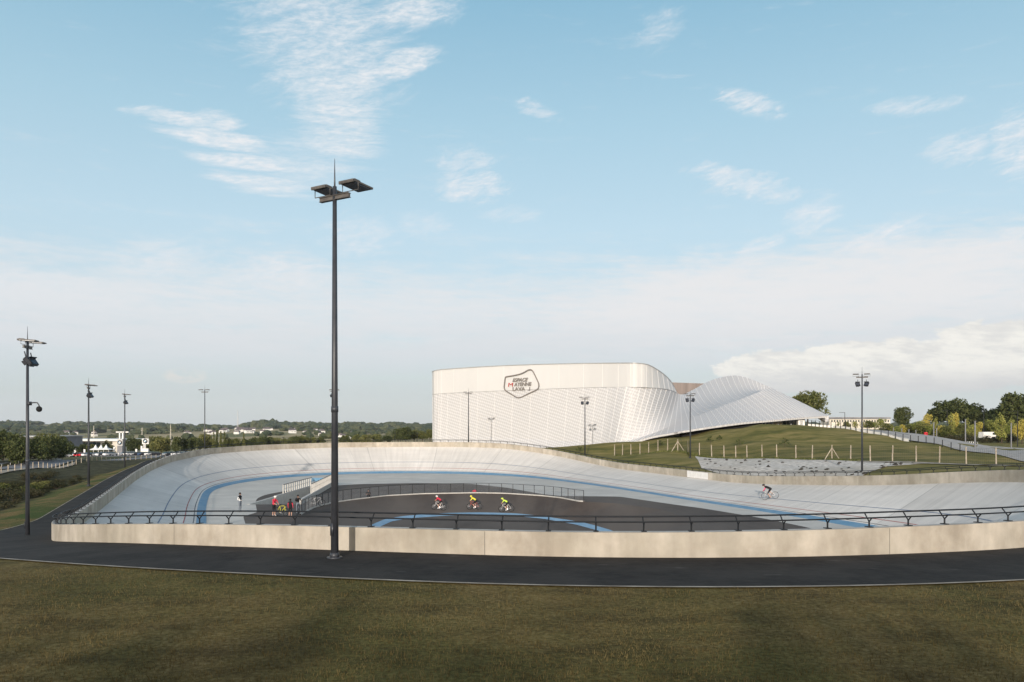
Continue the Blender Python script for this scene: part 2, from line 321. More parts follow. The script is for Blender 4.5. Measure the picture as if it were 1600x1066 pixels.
for _ in range(30):
    ZT = .25*np.roll(ZT, 1)+.5*ZT+.25*np.roll(ZT, -1)
    ZGn = .25*np.roll(ZGn, 1)+.5*ZGn+.25*np.roll(ZGn, -1)
ZG = ZGn*(1-rightside)+(ZT-.35)*rightside
ZB = ZT-.85
SARC = idx*LEN/NS
def tz(w, i):    # height of the riding surface w metres out from the blue band
    return np.where(w <= -.75, 0.0, ZB[i]*np.power(np.clip(w+.75, 0, 99)/(WI+.75), 1.12))
def ring(w, dz=0.0):
    P = PI_+nor*w; z = tz(np.full(NS, w), idx)+dz; return [tuple(p)+(float(q),) for p, q in zip(P, z)]
def ringz(w, z): P = PI_+nor*w; return [tuple(p)+(float(q),) for p, q in zip(P, z)]
vel = thing('velodrome_track', 'pale concrete banked cycling track sweeping round the dark infield', 'cycling track')
ws = [-.02, .8, 1.6, 2.4, 3.2, 4.0, 4.8, 5.6, WI]
def closed_strip(rows, wv):
    mb = MB(); rr = [r+[r[0]] for r in rows]; mb.grid(rr); mb.uv = [(LEN*j/NS, w) for w in wv for j in range(NS+1)]; return mb
mb = closed_strip([ring(w) for w in ws], ws); surf = mb.build('riding_surface', M['track'], vel, True)
surf_data = (list(mb.v), list(mb.f))
for nm, a, b_, mt in (('blue_band', -.75, 0, 'blue'), ('measuring_line', .17, .23, 'blackline'), ('sprint_line', .84, .91, 'redline'), ('stayer_line', 2.44, 2.52, 'stayer')):
    MB().grid([ring(a, .012), ring(b_, .012)], closed=True).build(nm, M[mt], vel)
# parapet
wall = thing('parapet_wall', 'beige concrete wall curving around the outside of the track', 'wall')
lowz = np.minimum(ZG-.6, ZB-.6)
mb = MB(); mb.grid([ringz(WI, ZB-.1), ringz(WI, ZT-.012), ringz(WI+.012, ZT), ringz(WO-.012, ZT), ringz(WO, ZT-.012), ringz(WO, lowz)], closed=True)
wb = mb.build('wall_body', M['wallc'], wall); recalc(wb)
# vertical joints every 10 m on the outside, as thin grey strips
gap = MB()
for k in range(0, NS, 26):
    p = PO[k]; n = nor[k]; t = tan[k]; a = p+n*.003
    gap.add([(a[0]-t[0]*.012, a[1]-t[1]*.012, lowz[k]+.1), (a[0]+t[0]*.012, a[1]+t[1]*.012, lowz[k]+.1), (a[0]+t[0]*.012, a[1]+t[1]*.012, ZT[k]-.02), (a[0]-t[0]*.012, a[1]-t[1]*.012, ZT[k]-.02)], [(0,1,2,3)])
    a = PI_[k]+n*(WI-.003)
    gap.add([(a[0]-t[0]*.012, a[1]-t[1]*.012, ZB[k]), (a[0]+t[0]*.012, a[1]+t[1]*.012, ZB[k]), (a[0]+t[0]*.012, a[1]+t[1]*.012, ZT[k]-.02), (a[0]-t[0]*.012, a[1]-t[1]*.012, ZT[k]-.02)], [(3,2,1,0)])
gap.build('joint', mat('joint_grey', (.20,.18,.15)), wall)
MB().grid([ringz(WI+.03, ZT+.006), ringz(WO-.03, ZT+.006)], closed=True).build('coping', M['coping'], wall)
# guard rail
rail = thing('guard_rail', 'black two-bar metal guard rail on forked posts along the wall top', 'railing')
wm = (WI+WO)/2-.02
MB().path([tuple(PI_[i]+nor[i]*(wm+.13))+(ZT[i]+.30,) for i in range(0, NS, 2)], .023, 6, True).build('lower_bar', M['dark'], rail, True)
MB().path([tuple(PI_[i]+nor[i]*(wm-.22))+(ZT[i]+.42,) for i in range(0, NS, 2)], .025, 6, True).build('upper_bar', M['dark'], rail, True)
def post_mb():
    b = MB(); b.box((0,0,.012), (.22,.15,.02)); b.tube((0,0,.02), (0,0,.18), .026, n=6)
    b.tube((0,0,.165), (.13,0,.30), .020, n=6); b.tube((0,0,.165), (-.22,0,.42), .020, n=6); return b
pm = post_mb(); pmesh = pm.mesh('post', M['dark'])
PL = PI_+nor*wm; dd = np.linalg.norm(np.roll(PL, -1, 0)-PL, axis=1); arc = np.concatenate([[0], np.cumsum(dd)])
i0 = int(np.argmin(np.where(facing, abs(800+F*PL[:, 0]/PL[:, 1]-935), 1e9)))
step = arc[-1]/round(arc[-1]/1.40); ncount = int(round(arc[-1]/step)); plist = []
for k in range(ncount):
    s_ = (arc[i0]+k*step) % arc[-1]; j = np.interp(s_, arc, np.arange(NS+1)); i = int(j) % NS; f = j-int(j); i2 = (i+1) % NS
    p = PL[i]*(1-f)+PL[i2]*f; z = ZT[i]*(1-f)+ZT[i2]*f; n = nor[i]; plist.append((math.hypot(*p), p, z, math.atan2(n[1], n[0])))
plist.sort(key=lambda q: q[0] if 800+F*q[1][0]/q[1][1] < 1640 else 999)
rest = MB()
for k, (d_, p, z, a) in enumerate(plist):
    if k < 99:
        o = bpy.data.objects.new('post', pmesh); C.objects.link(o); o.parent = rail; o.location = (p[0], p[1], z+.006); o.rotation_euler = (0,0,a)
    else:
        R_ = Matrix.Translation((p[0], p[1], z+.006)) @ Matrix.Rotation(a, 4, 'Z'); rest.add([R_ @ Vector(v) for v in pm.v], pm.f)
tag(rest.build('post', M['dark'], rail), kind='stuff')
# ------------------------------------------------------------------ infield
OC = np.array((-3.0, 74.0))
def polar(pts, n=360):
    P = np.array([tuple(p)[:2] for p in pts])-OC; a = np.arctan2(P[:, 1], P[:, 0]); r = np.hypot(P[:, 0], P[:, 1]); o = np.argsort(a); a = a[o]; r = r[o]
    X = P[o]; th = np.linspace(-math.pi, math.pi, n, endpoint=False); out = []
    m = len(a)
    for t in th:       # ray / segment intersection
        k = np.searchsorted(a, t) % m; p0 = X[k-1]; p1 = X[k]; d = np.array((math.cos(t), math.sin(t))); e = p1-p0
        out.append((p0[0]*e[1]-p0[1]*e[0])/(d[0]*e[1]-d[1]*e[0]))
    return th, np.array(out)
A_ = [Z0(*p) for p in [(384,820),(380,807),(402,800.5),(399,785),(402,779),(412,774),(430,770),(470,764),(520,759),(560,756.5),(650,755),(734,756),(791,762),(847,772),(875,775),(968,776),(1050,788),(1102,795),(1195,810.5),(1268,825.5)]]+[Vector(p) for p in [(22,50,0),(18,42,0),(10,36,0),(2,35.5,0),(-7,39,0),(-13,48,0),(-18,56,0)]]
BD = -1.6
B_ = [Z0(px, py, BD) for px, py in [(590,825),(612,815),(640,810),(700,806),(745,805),(800,806),(850,811),(900,820),(940,831)]]+[Vector(p) for p in [(9,64,0),(8,56,0),(2,50,0),(-6,50,0),(-11,57,0),(-13,66,0)]]
K_ = [Z0(*p) for p in [(471,803),(491,793),(519,786),(547,781.6),(603,775),(660,772),(744,770.5),(791,771.4),(847,775),(875,778),(905,783.5)]]+[Vector(p) for p in [(10.5,80,0),(14,74,0),(15,64,0),(13,52,0),(4,44,0),(-8,44,0),(-14,52,0),(-17.5,62,0)]]
NT = 480
th, ra = polar(A_, NT); _, rb = polar(B_, NT); _, rk = polar(K_, NT)
for _ in range(12): rb = .25*np.roll(rb, 1)+.5*rb+.25*np.roll(rb, -1)
for _ in range(6): rk = .25*np.roll(rk, 1)+.5*rk+.25*np.roll(rk, -1)
for _ in range(6): ra = .25*np.roll(ra, 1)+.5*ra+.25*np.roll(ra, -1)
ra = np.maximum(ra, rk+.8)
def prow(r, z):
    z = np.zeros(NT)+z; return [(OC[0]+r[i]*math.cos(th[i]), OC[1]+r[i]*math.sin(th[i]), float(z[i])) for i in range(NT)]
def bank(f): return BD*(1-(f*.85+.15*f*f))
rows = [prow(rb*f, BD) for f in (.0005, .3, .6, .85, 1.0)]+[prow(rb+(rk-rb)*f, bank(f)) for f in (.12,.25,.4,.6,.8,1.0)]+[prow(rk+(ra-rk)*f, 0) for f in (.25,.5,.75,1.0)]
mb = MB(); mb.grid(rows, closed=True); inf = mb.build('infield', M['asphalt_in'], None, False)
# cut the ramp trench out of the sheet
TX0, TX1, TY0, TY1 = -26.0, -21.1, 79.0, 104.0
TXE = -23.6    # right wall runs from TX1 at the open end to TXE at the tunnel
SL = (TXE-TX1)/(TY1-TY0)
def txr(y): return TX1+SL*(y-TY0)
bm = bmesh.new(); bm.from_mesh(inf.data)
for co, no in (((TX0,0,0),(1,0,0)), ((TX1,TY0,0),(1,-SL,0)), ((0,TY0,0),(0,1,0)), ((0,TY1,0),(0,1,0))):
    bmesh.ops.bisect_plane(bm, geom=bm.verts[:]+bm.edges[:]+bm.faces[:], plane_co=co, plane_no=no)
def cut(bm): 
    fs = [f for f in bm.faces if TX0 < f.calc_center_median().x < txr(f.calc_center_median().y) and TY0 < f.calc_center_median().y < TY1]
    bmesh.ops.delete(bm, geom=fs, context='FACES')
cut(bm); bmesh.ops.recalc_face_normals(bm, faces=bm.faces); bm.to_mesh(inf.data); bm.free(); tag(inf, kind='structure')
inf_data = (list(mb.v), list(mb.f))
# apron between asphalt and blue band (strip by angle about OC)
ti, ri = polar([tuple(PI_[i]+nor[i]*(-.75))+(0,) for i in range(NS)], NT)
mb = MB(); mb.grid([prow(ra+(ri-ra)*f, -.004 if f < 1 else -.004) for f in (-.02,.25,.5,.75,1.01)], closed=True)
apron = mb.build('concrete_apron', M['apron'], None); tag(apron, kind='structure')
bm = bmesh.new(); bm.from_mesh(apron.data)
for co, no in (((TX0,0,0),(1,0,0)), ((TX1,TY0,0),(1,-SL,0)), ((0,TY0,0),(0,1,0)), ((0,TY1,0),(0,1,0))):
    bmesh.ops.bisect_plane(bm, geom=bm.verts[:]+bm.edges[:]+bm.faces[:], plane_co=co, plane_no=no)
cut(bm); bm.to_mesh(apron.data); bm.free(); recalc(apron)
struct('inner_blue_line', MB().grid([prow(rb, BD+.015), prow(rb+(rk-rb)*.12, bank(.12)+.015)], closed=True), M['blue2'])
# kerb and mesh fence over the inner bowl
kidx = [i for i in range(NT) if math.radians(37) < th[i] < math.radians(196) or th[i] < math.radians(-164)]
kidx = [i for i in kidx if th[i] > 0]+[i for i in kidx if th[i] < 0]
kp = [(OC[0]+rk[i]*math.cos(th[i]), OC[1]+rk[i]*math.sin(th[i])) for i in kidx]
kerb = MB(); rws = []
for dx, dz in ((-.08, -.05), (-.08, .10), (.08, .10), (.08, -.05)):
    rws.append([(OC[0]+(rk[i]+dx)*math.cos(th[i]), OC[1]+(rk[i]+dx)*math.sin(th[i]), dz) for i in kidx])
kerb.grid(rws); ko = kerb.build('kerb', M['coping'], None); recalc(ko); tag(ko, 'thin pale kerb along the top of the dark inner bank', 'kerb')
ifence = thing('mesh_fence', 'low dark mesh fence curving along the kerb above the inner bank', 'fence')
kd = [0]
for a, b_ in zip(kp[:-1], kp[1:]): kd.append(kd[-1]+math.dist(a, b_))
fp = [(np.interp(s_, kd, [p[0] for p in kp]), np.interp(s_, kd, [p[1] for p in kp])) for s_ in np.arange(0, kd[-1], 1.5)]
for p in fp: MB().box((p[0], p[1], .58), (.06,.06,1.16)).build('post', M['dark'], ifence)
MB().path([(p[0], p[1], 1.14) for p in fp], .022).path([(p[0], p[1], .62) for p in fp], .006, 4).path([(p[0], p[1], .14) for p in fp], .012, 4).build('bar', M['dark'], ifence)
wire = MB()
fine = [(np.interp(s_, kd, [p[0] for p in kp]), np.interp(s_, kd, [p[1] for p in kp])) for s_ in np.arange(0, kd[-1], .10)]
for p in fine: wire.tube((p[0], p[1], .12), (p[0], p[1], 1.12), .0045, n=3, caps=False)
for z in np.arange(.2, 1.1, .1): wire.path([(p[0], p[1], z) for p in fine[::10]], .0045, 3)
wire.build('wire_mesh', M['galv'], ifence)
# ramp down to the tunnel
ramp = thing('tunnel_ramp', 'grey concrete ramp trench sinking to a tunnel under the far track', 'ramp', (0,0,0))
MB().add([(TX0,TY0,.003),(TX1,TY0,.003),(TXE,TY1,-2.6),(TX0,TY1,-2.6)], [(0,1,2,3)]).build('ramp_floor', M['apron'], ramp)
MB().box((TX0-.15, (88+TY1)/2, -1.3), (.3, TY1-88, 2.75)).box((TX0-.15, (TY0+88)/2, -1.3), (.3, 88-TY0, 2.64)).build('left_wall', M['coping'], ramp)
RW = [(x+o, y, z) for x, y in ((TX1, TY0), (TXE, TY1)) for o in (-.05, .25) for z in (-2.7, .5)]
rwo = MB().add(RW, [(0,1,3,2),(4,6,7,5),(0,4,5,1),(2,3,7,6),(1,5,7,3)]).build('right_wall', M['coping'], ramp); recalc(rwo)
MB().box(((TX0+TXE)/2, TY1+.15, -1.2), (TXE-TX0+.5, .3, 2.8)).build('end_wall', M['coping'], ramp)
MB().box(((TX0+TXE)/2, TY1-.02, -1.55), (2.2, .06, 2.1)).build('tunnel_mouth', M['black'], ramp)  # black panel on the solid end wall, painting the opening's darkness
for nm, x, z0, y0 in (('left_railing', lambda y: TX0-.15, .08, 91.0), ('right_railing', lambda y: txr(y)+.1, .5, 86.0)):
    b = MB()
    for y in np.arange(y0, TY1, .95): b.box((x(y), y, z0+.5), (.11,.11,1.0), mi=1)
    b.path([(x(y0), y0, z0+1.0), (x(TY1), TY1, z0+1.0)], .035).path([(x(y0), y0, z0+.5), (x(TY1), TY1, z0+.5)], .015)
    b.build(nm, [M['dark'], M['coping']], ramp)
b = MB(); b.box(((TX0+TXE)/2, TY1+.15, .78), (TXE-TX0+.4, .05, .5)); b.build('blue_panel', M['blue'], ramp)
# ------------------------------------------------------------------ the ground
cp = []
def G(px, py, Y): cp.append(tuple(PX(px, py, Y)))
for x in (-40, -20, 0, 20, 40):
    for y in (-30, -12, 4, 14): cp.append((x, y, 3.9 if x > -30 else 3.5))
for a in [(42,845,43.3),(139,778,77),(195,739,110),(20,812,56),(0,835,48),(60,775,75),(20,765,90),(50,747,115),(0,738,122),(0,745,105),(100,731,160),(150,722,215),(225,714,262),(100,740,125),(130,760,100),
          (0,722,170),(60,718,250),(-150,740,120),(-300,760,100),
          (0,714,300),(100,713,320),(200,712,330),(300,711,300),(450,705,260),(600,702,240),(700,702,200),(900,708,170),(800,705,190),
          (1200,662,148),(1250,663.5,150),(1300,669,148),(1350,679,140),(1420,693,130),(1500,708,118),(1600,727,100),(1000,691,146),(1060,684,148),(1140,671,149),(1200,690,132),(1100,700,130),(1000,708,138),(1300,700,122),(1400,712,105),(1500,723,93),
          (960,714,135),(1131,717,118),(1240,718,108),(1330,720,100),(1430,722,94),(1510,726,90),(1600,729,84),(1100,727,105),(1250,731,95),(1310,737,86),(1200,735,92),(1400,734,86),(1500,732,78),(1600,731,74),
          (1500,692,200),(1440,681,230),(1590,701,170),(1400,671,290),(1550,687,240),(1650,690,240),(1750,740,80),(1700,720,130),(1250,667,230),(1150,668,260),(1000,672,300)]: G(*a)
for x, y, z in [(-60,40,1.2),(-90,70,1.0),(-120,100,.5),(60,60,3.6),(80,40,3.8),(90,100,3.4),(-80,10,3),(80,0,4),(0,-80,4),(-100,-60,4),(100,-60,4)]: cp.append((x, y, z))
for x in (-900,-600,-300,0,300,600,900):
    for y, z in ((520,-5.0),(900,-6.5),(1400,-6)): cp.append((x, y, z if x < 250 else z+9))
CP = np.array(cp)
def fground(x, y):
    d2 = (CP[:, 0]-x)**2+(CP[:, 1]-y)**2+9.0
    w = 1/d2**1.9; return float((w*CP[:, 2]).sum()/w.sum())
def hills(x, y):
    r = math.hypot(x, y); 
    if r < 900: return 0
    a = math.atan2(x, y)
    h = sm(1500, 3600, r)*(13+7*math.sin(a*9+1.2)+4*math.sin(a*23+.5)+3*math.sin(a*41))
    h += sm(1000, 1700, r)*sm(2300,1700,r)*9*math.exp(-((a+.31)/.10)**2)
    return float(h)
ds = [0,.6,1.3,2.1,3.0,4.3,4.42,5.2,6.2,7.5,9,10.8,13,15.5,18.5,22,26,30.5,35.5,41,47,54,62,71,81,92,105,120,138,160,185,215,250,295,350,420,510,630,800,1000,1300,1700,2200,2800,3600,4600,6500]
rad = PO-cen; rad /= np.linalg.norm(rad, axis=1)[:, None]
def gpt(i, d):
    t = float(sm(4.5, 60, d)); n = nor[i]*(1-t)+rad[i]*t; n = n/np.linalg.norm(n); p = PO[i]+n*d
    fz = fground(*p); wl = 16 if PO[i,1] < 45 else 9
    k = float(sm(3.0, wl, d)); z = ZG[i]*(1-k)+fz*k
    z += hills(*p)
    return (p[0], p[1], z)
GR = [[gpt(i, d) for i in range(0, NS, 2)] for d in ds]
gm = MB(); gm.grid(GR, closed=True)
ground = struct('ground', gm, M['grass'], True); recalc(ground)
gbvh = BVHTree.FromPolygons([Vector(v) for v in gm.v], gm.f)
tbvh = BVHTree.FromPolygons([Vector(v) for v in surf_data[0]], surf_data[1])
ibvh = BVHTree.FromPolygons([Vector(v) for v in inf_data[0]], inf_data[1])
def at(px, py, bv=None):
    d = Vector(((px-800)/F, 1, -(py-HZ)/F)).normalized(); h = (bv or gbvh).ray_cast(Vector((0,0,H)), d, 20000)
    return h[0], h[1]
def gz(x, y):
    h = gbvh.ray_cast(Vector((x, y, 400)), Vector((0,0,-1)), 1000); return h[0].z if h[0] else 0
def gp(px, Y, dz=0): x = (px-800)/F*Y; return Vector((x, Y, gz(x, Y)+dz))
# path around the outside: same rings, 2 cm up
sel = [i for i in range(0, NS, 2) if PO[i,1] < 42 or (PO[i,0] < -15 and PO[i,1] < 112)]
br = next((k for k in range(1, len(sel)) if sel[k]-sel[k-1] > 2), 0); sel = sel[br:]+sel[:br]
def pw(i): return 1-.38*float(sm(42, 54, PO[i,1])*sm(112, 98, PO[i,1]))
def row(d, dz): return [(lambda q: (q[0], q[1], q[2]+dz))(gpt(i, d*pw(i))) for i in sel]
struct('path', MB().grid([row(d, .02) for d in (0,.6,1.3,2.1,3.0,4.3)]), M['asphalt'])
struct('path_edging', MB().grid([row(4.26, .04), row(4.38, .04)]), M['edging'])
def drape(mbname, poly, m, dz=.06, n=14, name=None):
    """four-sided patch laid on the ground: poly = two edges as lists of (x,y)"""
    e0, e1 = poly; rows = []
    for t in np.linspace(0, 1, n):
        rows.append([(lambda x, y: (x, y, gz(x, y)+dz))(a[0]*(1-t)+b_[0]*t, a[1]*(1-t)+b_[1]*t) for a, b_ in zip(e0, e1)])
    return struct(mbname, MB().grid(rows), m, True)
def resamp(pts, n):
    P = np.array(pts, float); t = np.linspace(0, len(P)-1, n); return [tuple(np.interp(q, range(len(P)), P[:, k]) for k in range(2)) for q in t]
# ------------------------------------------------------------------ flood light masts
def mast(loc, h, ang, floods, camera_arm, label, name='floodlight_mast'):
    t = thing(name, label, 'light mast', loc, ang, 'floodlight masts around the track')
    b = MB(); b.tube((0,0,-.3), (0,0,h*.93), .115, .060, n=12).tube((0,0,h*.90), (0,0,h), .035, .006, n=8).tube((0,0,0), (0,0,.035), .23, n=16).tube((0,0,.035), (0,0,.16), .15, .13, n=12).tube((0,0,h*.365), (0,0,h*.38), .106, n=12).box((0,-.118,.85), (.11,.03,.36)); [b.tube((.19*math.cos(q), .19*math.sin(q), .03), (.19*math.cos(q), .19*math.sin(q), .08), .016, n=6) for q in (0,1.57,3.14,4.71)]; b.build('pole', M['pole'], t, True)
    MB().box((0,0,h*.902), (1.15,.07,.11)).box((0,0,h*.902+.06), (1.15,.13,.015)).box((0,0,h*.902-.06), (1.15,.13,.015)).build('crossbar', M['lampm'], t)
    for sx in (-1, 1):
        f = MB(); R = Matrix.Rotation(math.radians(-3), 3, 'X')
        cx = sx*.55+.06; zc = h*.93
        f.box((cx,.24,zc), (.56,.88,.06), R).box((cx,.0,zc+.045), (.56,.25,.05), R).box((cx,-.17,zc+.0), (.56,.05,.08), R)
        lf = f.build('floodlight', M['lampm'], t, bevel=.01)
        MB().box((cx,.25,zc-.045), (.50,.72,.02), R).build('lens', M['lampd'], lf)
        MB().path([(cx-.3,0,zc-.02), (cx-.3,0,zc-.22), (cx+.3,0,zc-.22), (cx+.3,0,zc-.02)], .014, 5).build('bracket', M['lampm'], lf)
    if floods:
        for sx in (-1, 1):
            R = Matrix.Rotation(math.radians(24*sx), 3, 'Z') @ Matrix.Rotation(math.radians(38), 3, 'X')
            f = MB(); c = Vector((sx*.42, .12, h*.835))
            f.box(c, (.46,.16,.40), R).box(c+R @ Vector((0,-.14,0)), (.30,.16,.26), R).box(c+R @ Vector((0,.10,.21)), (.50,.22,.02), R); f.tube((sx*.42,0,h*.88), c, .03)
            o = f.build('spotlight', M['pole'], t); MB().box(c+R @ Vector((0,.086,0)), (.40,.01,.34), R).build('lens', M['lampd'], o)
    if camera_arm:
        zc = h*.64; a = MB(); a.path([(.06,0,zc), (.32,0,zc+.05), (.52,0,zc+.04), (.62,0,zc-.10), (.62,0,zc-.2)], .035, 6).box((.1,0,zc), (.16,.2,.2)); ca = a.build('camera_arm', M['pole'], t, True); ca.rotation_euler = (0,0,-ang)
        MB().ell((.62,0,zc-.30), (.15,.15,.16)).build('dome_camera', M['black'], ca, True)
    return t
def mast_at(px, base, top, Y, ang, fl, cam_, label):
    p = PX(px, base, Y); ztop = H+(HZ-top)*Y/F; g = gz(p.x, p.y); p.z = min(g+.02, p.z) if abs(g-p.z) < 1 else g+.02
    return mast(p, ztop-p.z, math.radians(ang), fl, cam_, label)
for a in [(523,868,248,23.4,-31,0,0,'tall dark light mast standing on the path in front of the wall'),
          (43,845,510,42.6,-78,1,1,'leftmost dark light mast carrying a dome camera on a bent arm'),
          (138.5,778,590,77,-72,1,0,'dark light mast beside the path, second from the left edge'),
          (195,740,607,110,-75,1,0,'dark light mast at the bend of the path in front of the car dealership'),
          (320,696,600,136,178,0,0,'thin light mast rising behind the upper left end of the far wall'),
          (521.5,690,602,141,0,1,0,'light mast almost hidden behind the tall near mast'),
          (732,692,606,147,176,0,0,'light mast in front of the left half of the white hall'),
          (914,710,614,134,165,1,0,'light mast in front of the right half of the white hall'),
          (1078.5,732,608,118,158,1,0,'light mast in front of the low sweeping roof'),
          (1347,742,573,85,155,1,0,'light mast at the right edge of the pale gravel basin')]: mast_at(*a)
# ------------------------------------------------------------------ the white hall
hall = thing('white_hall', 'large white metal-clad hall with curved corner and a long pointed sweeping roof', 'building')
Yf = lambda px: 178+(px-676)*(153-178)/324
def cr(P, n):
    P = np.array(P, float); out = []
    for i in range(len(P)-1):
        p0 = P[max(i-1,0)]; p1 = P[i]; p2 = P[i+1]; p3 = P[min(i+2, len(P)-1)]
        for t in np.linspace(0, 1, n, endpoint=False): out.append(.5*((2*p1)+(-p0+p2)*t+(2*p0-5*p1+4*p2-p3)*t*t+(-p0+3*p1-3*p2+p3)*t**3))
    out.append(P[-1]); return np.array(out)
cap = [((678,585),(679,617.5),196),((676.3,583.5),(676.5,617),186),((676,581),(676.2,616.4),179),((684,578.6),(684,615.7),177.4),((700,577),(700,614.5),Yf(700)),((760,573),(760,611.8),Yf(760)),((830,570),(830,608.8),Yf(830)),((900,568.4),(900,606.5),Yf(900)),((950,567.7),(950,605.2),Yf(950)),((985,567.5),(985,605),153.6),((1000,568.2),(1000,605.2),153.5),((1013,570.5),(1013,605.8),154.5),((1027,578),(1030,607),158),((1040,587.5),(1044,609),164),((1050,599),(1053,611.8),172),((1056.5,612),(1059,615),181)]
top = cr([tuple(PX(*a, Y)) for a, b_, Y in cap], 5); bot = cr([tuple(PX(*b_, Y)) for a, b_, Y in cap], 5)
def skin(rows, name, mt, thick=.35, seams=0, flip=False, seam_r=.07, seam_rows=None):
    rows = [np.array(r) for r in rows]
    mb = MB(); mb.grid([[tuple(v) for v in r] for r in rows])
    r0 = rows[0]; s = np.concatenate([[0], np.cumsum(np.linalg.norm(np.diff(r0, axis=0), axis=1))]); uv = []
    acc = np.zeros(len(r0))
    for k, r in enumerate(rows):
        if k: acc = acc+np.linalg.norm(r-rows[k-1], axis=1)
        uv += [(float(a), float(-b_)) for a, b_ in zip(s, acc)]
    mb.uv = uv; o = mb.build(name, mt, hall, False)
    so = o.modifiers.new('thickness', 'SOLIDIFY'); so.thickness = thick; so.offset = 1
    if seams:
        sb = MB()
        for j in range(0, len(r0), seams): sb.path([tuple(r[j]+np.array((0,-.02,0))) for r in rows], seam_r*(.42 if (seam_r > .05 and j < 43) else 1), 4)
        so_ = sb.build('seam', M['seam'], o)
    return o
mid = [top*(1-t)+bot*t for t in (.33,.66)]
skin([top]+mid+[bot], 'upper_band', M['capm'], seams=3, seam_r=.03)
MB().path([tuple(v+np.array((0,-.06,.02))) for v in top], .10, 4).path([tuple(v+np.array((0,-.02,.0))) for v in bot], .06, 4).build('trim', M['galv'], hall)
cols = [((678,617.5,195),(678.5,680,194),(680,709,193)),((676.5,616.6,185),(676.5,678,184),(676.5,709,183)),((676.2,616,179),(676.2,676,178),(676.2,709,177)),((684,615.7,177.4),(682.5,677,176.3),(682,709,175.5)),((700,614.5,Yf(700)),(698,680,Yf(700)-1),(698,709,Yf(700)-2)),((760,611.8,Yf(760)),(758,683,Yf(760)-1),(757,710,Yf(760)-2)),((830,608.8,Yf(830)),(826,686,Yf(830)-1.2),(825,711,Yf(830)-3)),
 ((900,606.5,Yf(900)),(893,690,Yf(900)-1.5),(890,712,Yf(900)-4)),((950,605.2,Yf(950)),(938,693,Yf(950)-2),(925,712,Yf(925)-5)),((985,605,153.6),(966,690,151.5),(950,703.5,150)),((1010,605.6,154.5),(988,687,151),(972,695,149.5)),((1030,607,158.2),(1008,681,151.5),(995,689,149)),((1048,610,167),(1027,675,152.5),(1020,682,148.5)),((1059,615,181),(1050,665,156),(1048,677,148.5)),((1065,616.6,187),(1075,656,159),(1077,672,148.5)),((1071,615,190),(1098,647,161),(1107,667.5,148.5)),((1087,607,190),(1118,639,162.5),(1139,663,149)),((1105,597,188),(1135,632,163.5),(1165,660,149.5)),((1125,590.3,186),(1152,626,164),(1190,657.8,150)),((1148,587,182),(1170,619,164),(1215,655.8,150)),((1167,590.5,178),(1185,613,164),(1240,653.6,150)),((1185,597.5,174),(1193,609.5,165),(1258,652.4,150)),((1201,604.5,170),(1202,606,167),(1268,651.8,150)),((1234,620.5,163),(1235,621.3,162),(1278,651.1,150)),((1268,637.5,156),(1269,638,155.5),(1286,650.4,150)),((1292,649.6,150.3),(1292.3,649.9,150.1),(1292.6,650.1,150))]
tp = cr([tuple(PX(*c[0])) for c in cols], 5); ck = cr([tuple(PX(*c[1])) for c in cols], 5); bt = cr([tuple(PX(*c[2])) for c in cols], 5)
rows = []
nc = len(tp); w_ = np.clip((np.arange(nc)/5-12)/4, 0, 1)[:, None]
for t in np.linspace(0, 1, 9): rows.append(tp*(1-t)+ck*t+w_*(0,0,-1)*math.sin(t*math.pi)*1.1)
for t in (.33,.66,1): rows.append(ck*(1-t)+bt*t)
skin(rows, 'mesh_skin', M['mesh'], seams=2, seam_r=.07)
# flat roof behind the band, side and rear walls, rear block
rp = [tuple(v+np.array((0,.2,-.5))) for v in top]; back = [tuple(PX(1062, 615, 215))[:2]+(rp[-1][2],), tuple(PX(1050, 600, 240))[:2]+(16,), (-22,240,18.5)]
MB().add(rp+back, [tuple(range(len(rp)+3))]).build('roof', M['roofg'], hall)
MB().box((10,214,6), (50,46,20)).build('inner_volume', M['capm'], hall)
zt = H+(HZ-598)*215/F; x0 = (1040-800)/F*215; x1 = (1125-800)/F*215
MB().add([(x0,215,9),(x1,215,9),(x1,213.2,zt-.5),(x0,213.2,zt),(x0,240,9),(x1,240,9),(x1,240,zt-.5),(x0,240,zt)], [(0,1,2,3),(3,2,6,7),(4,7,6,5),(0,3,7,4),(1,5,6,2)]).build('rear_block', M['brown'], hall)
# recessed dark front under the long eave, glazing and entrance at its end
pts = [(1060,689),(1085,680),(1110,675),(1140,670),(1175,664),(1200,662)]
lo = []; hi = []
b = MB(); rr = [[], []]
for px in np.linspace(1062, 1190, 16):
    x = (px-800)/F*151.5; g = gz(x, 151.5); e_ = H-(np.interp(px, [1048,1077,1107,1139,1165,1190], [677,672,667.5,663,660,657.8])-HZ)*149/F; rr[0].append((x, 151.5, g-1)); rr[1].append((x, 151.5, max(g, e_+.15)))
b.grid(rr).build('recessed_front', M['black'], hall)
for px0, px1, mt in ((1190,1207,'glass'),(1207,1222,'cream'),(1222,1240,'glass'),(1240,1258,'glass')):
    x0 = (px0-800)/F*156; x1 = (px1-800)/F*156; z = gz(x0, 156)
    zt_ = H-(float(np.interp((px0+px1)/2, [1190,1215,1240,1258], [658.6,656.6,654.4,653.2]))-HZ)*156/F; zm = (zt_+z-2)/2; hh_ = zt_-z+2
    pn = MB().box(((x0+x1)/2, 156, zm), (x1-x0-.06, .15, hh_)).build('glazing' if mt == 'glass' else 'entrance_wall', M[mt], hall)
    if mt == 'glass':
        f = MB()
        for x in np.linspace(x0+.1, x1-.1, 4): f.box((x, 155.86, zm), (.07,.06,hh_))
        f.build('mullion', M['galv'], pn)
b = MB()
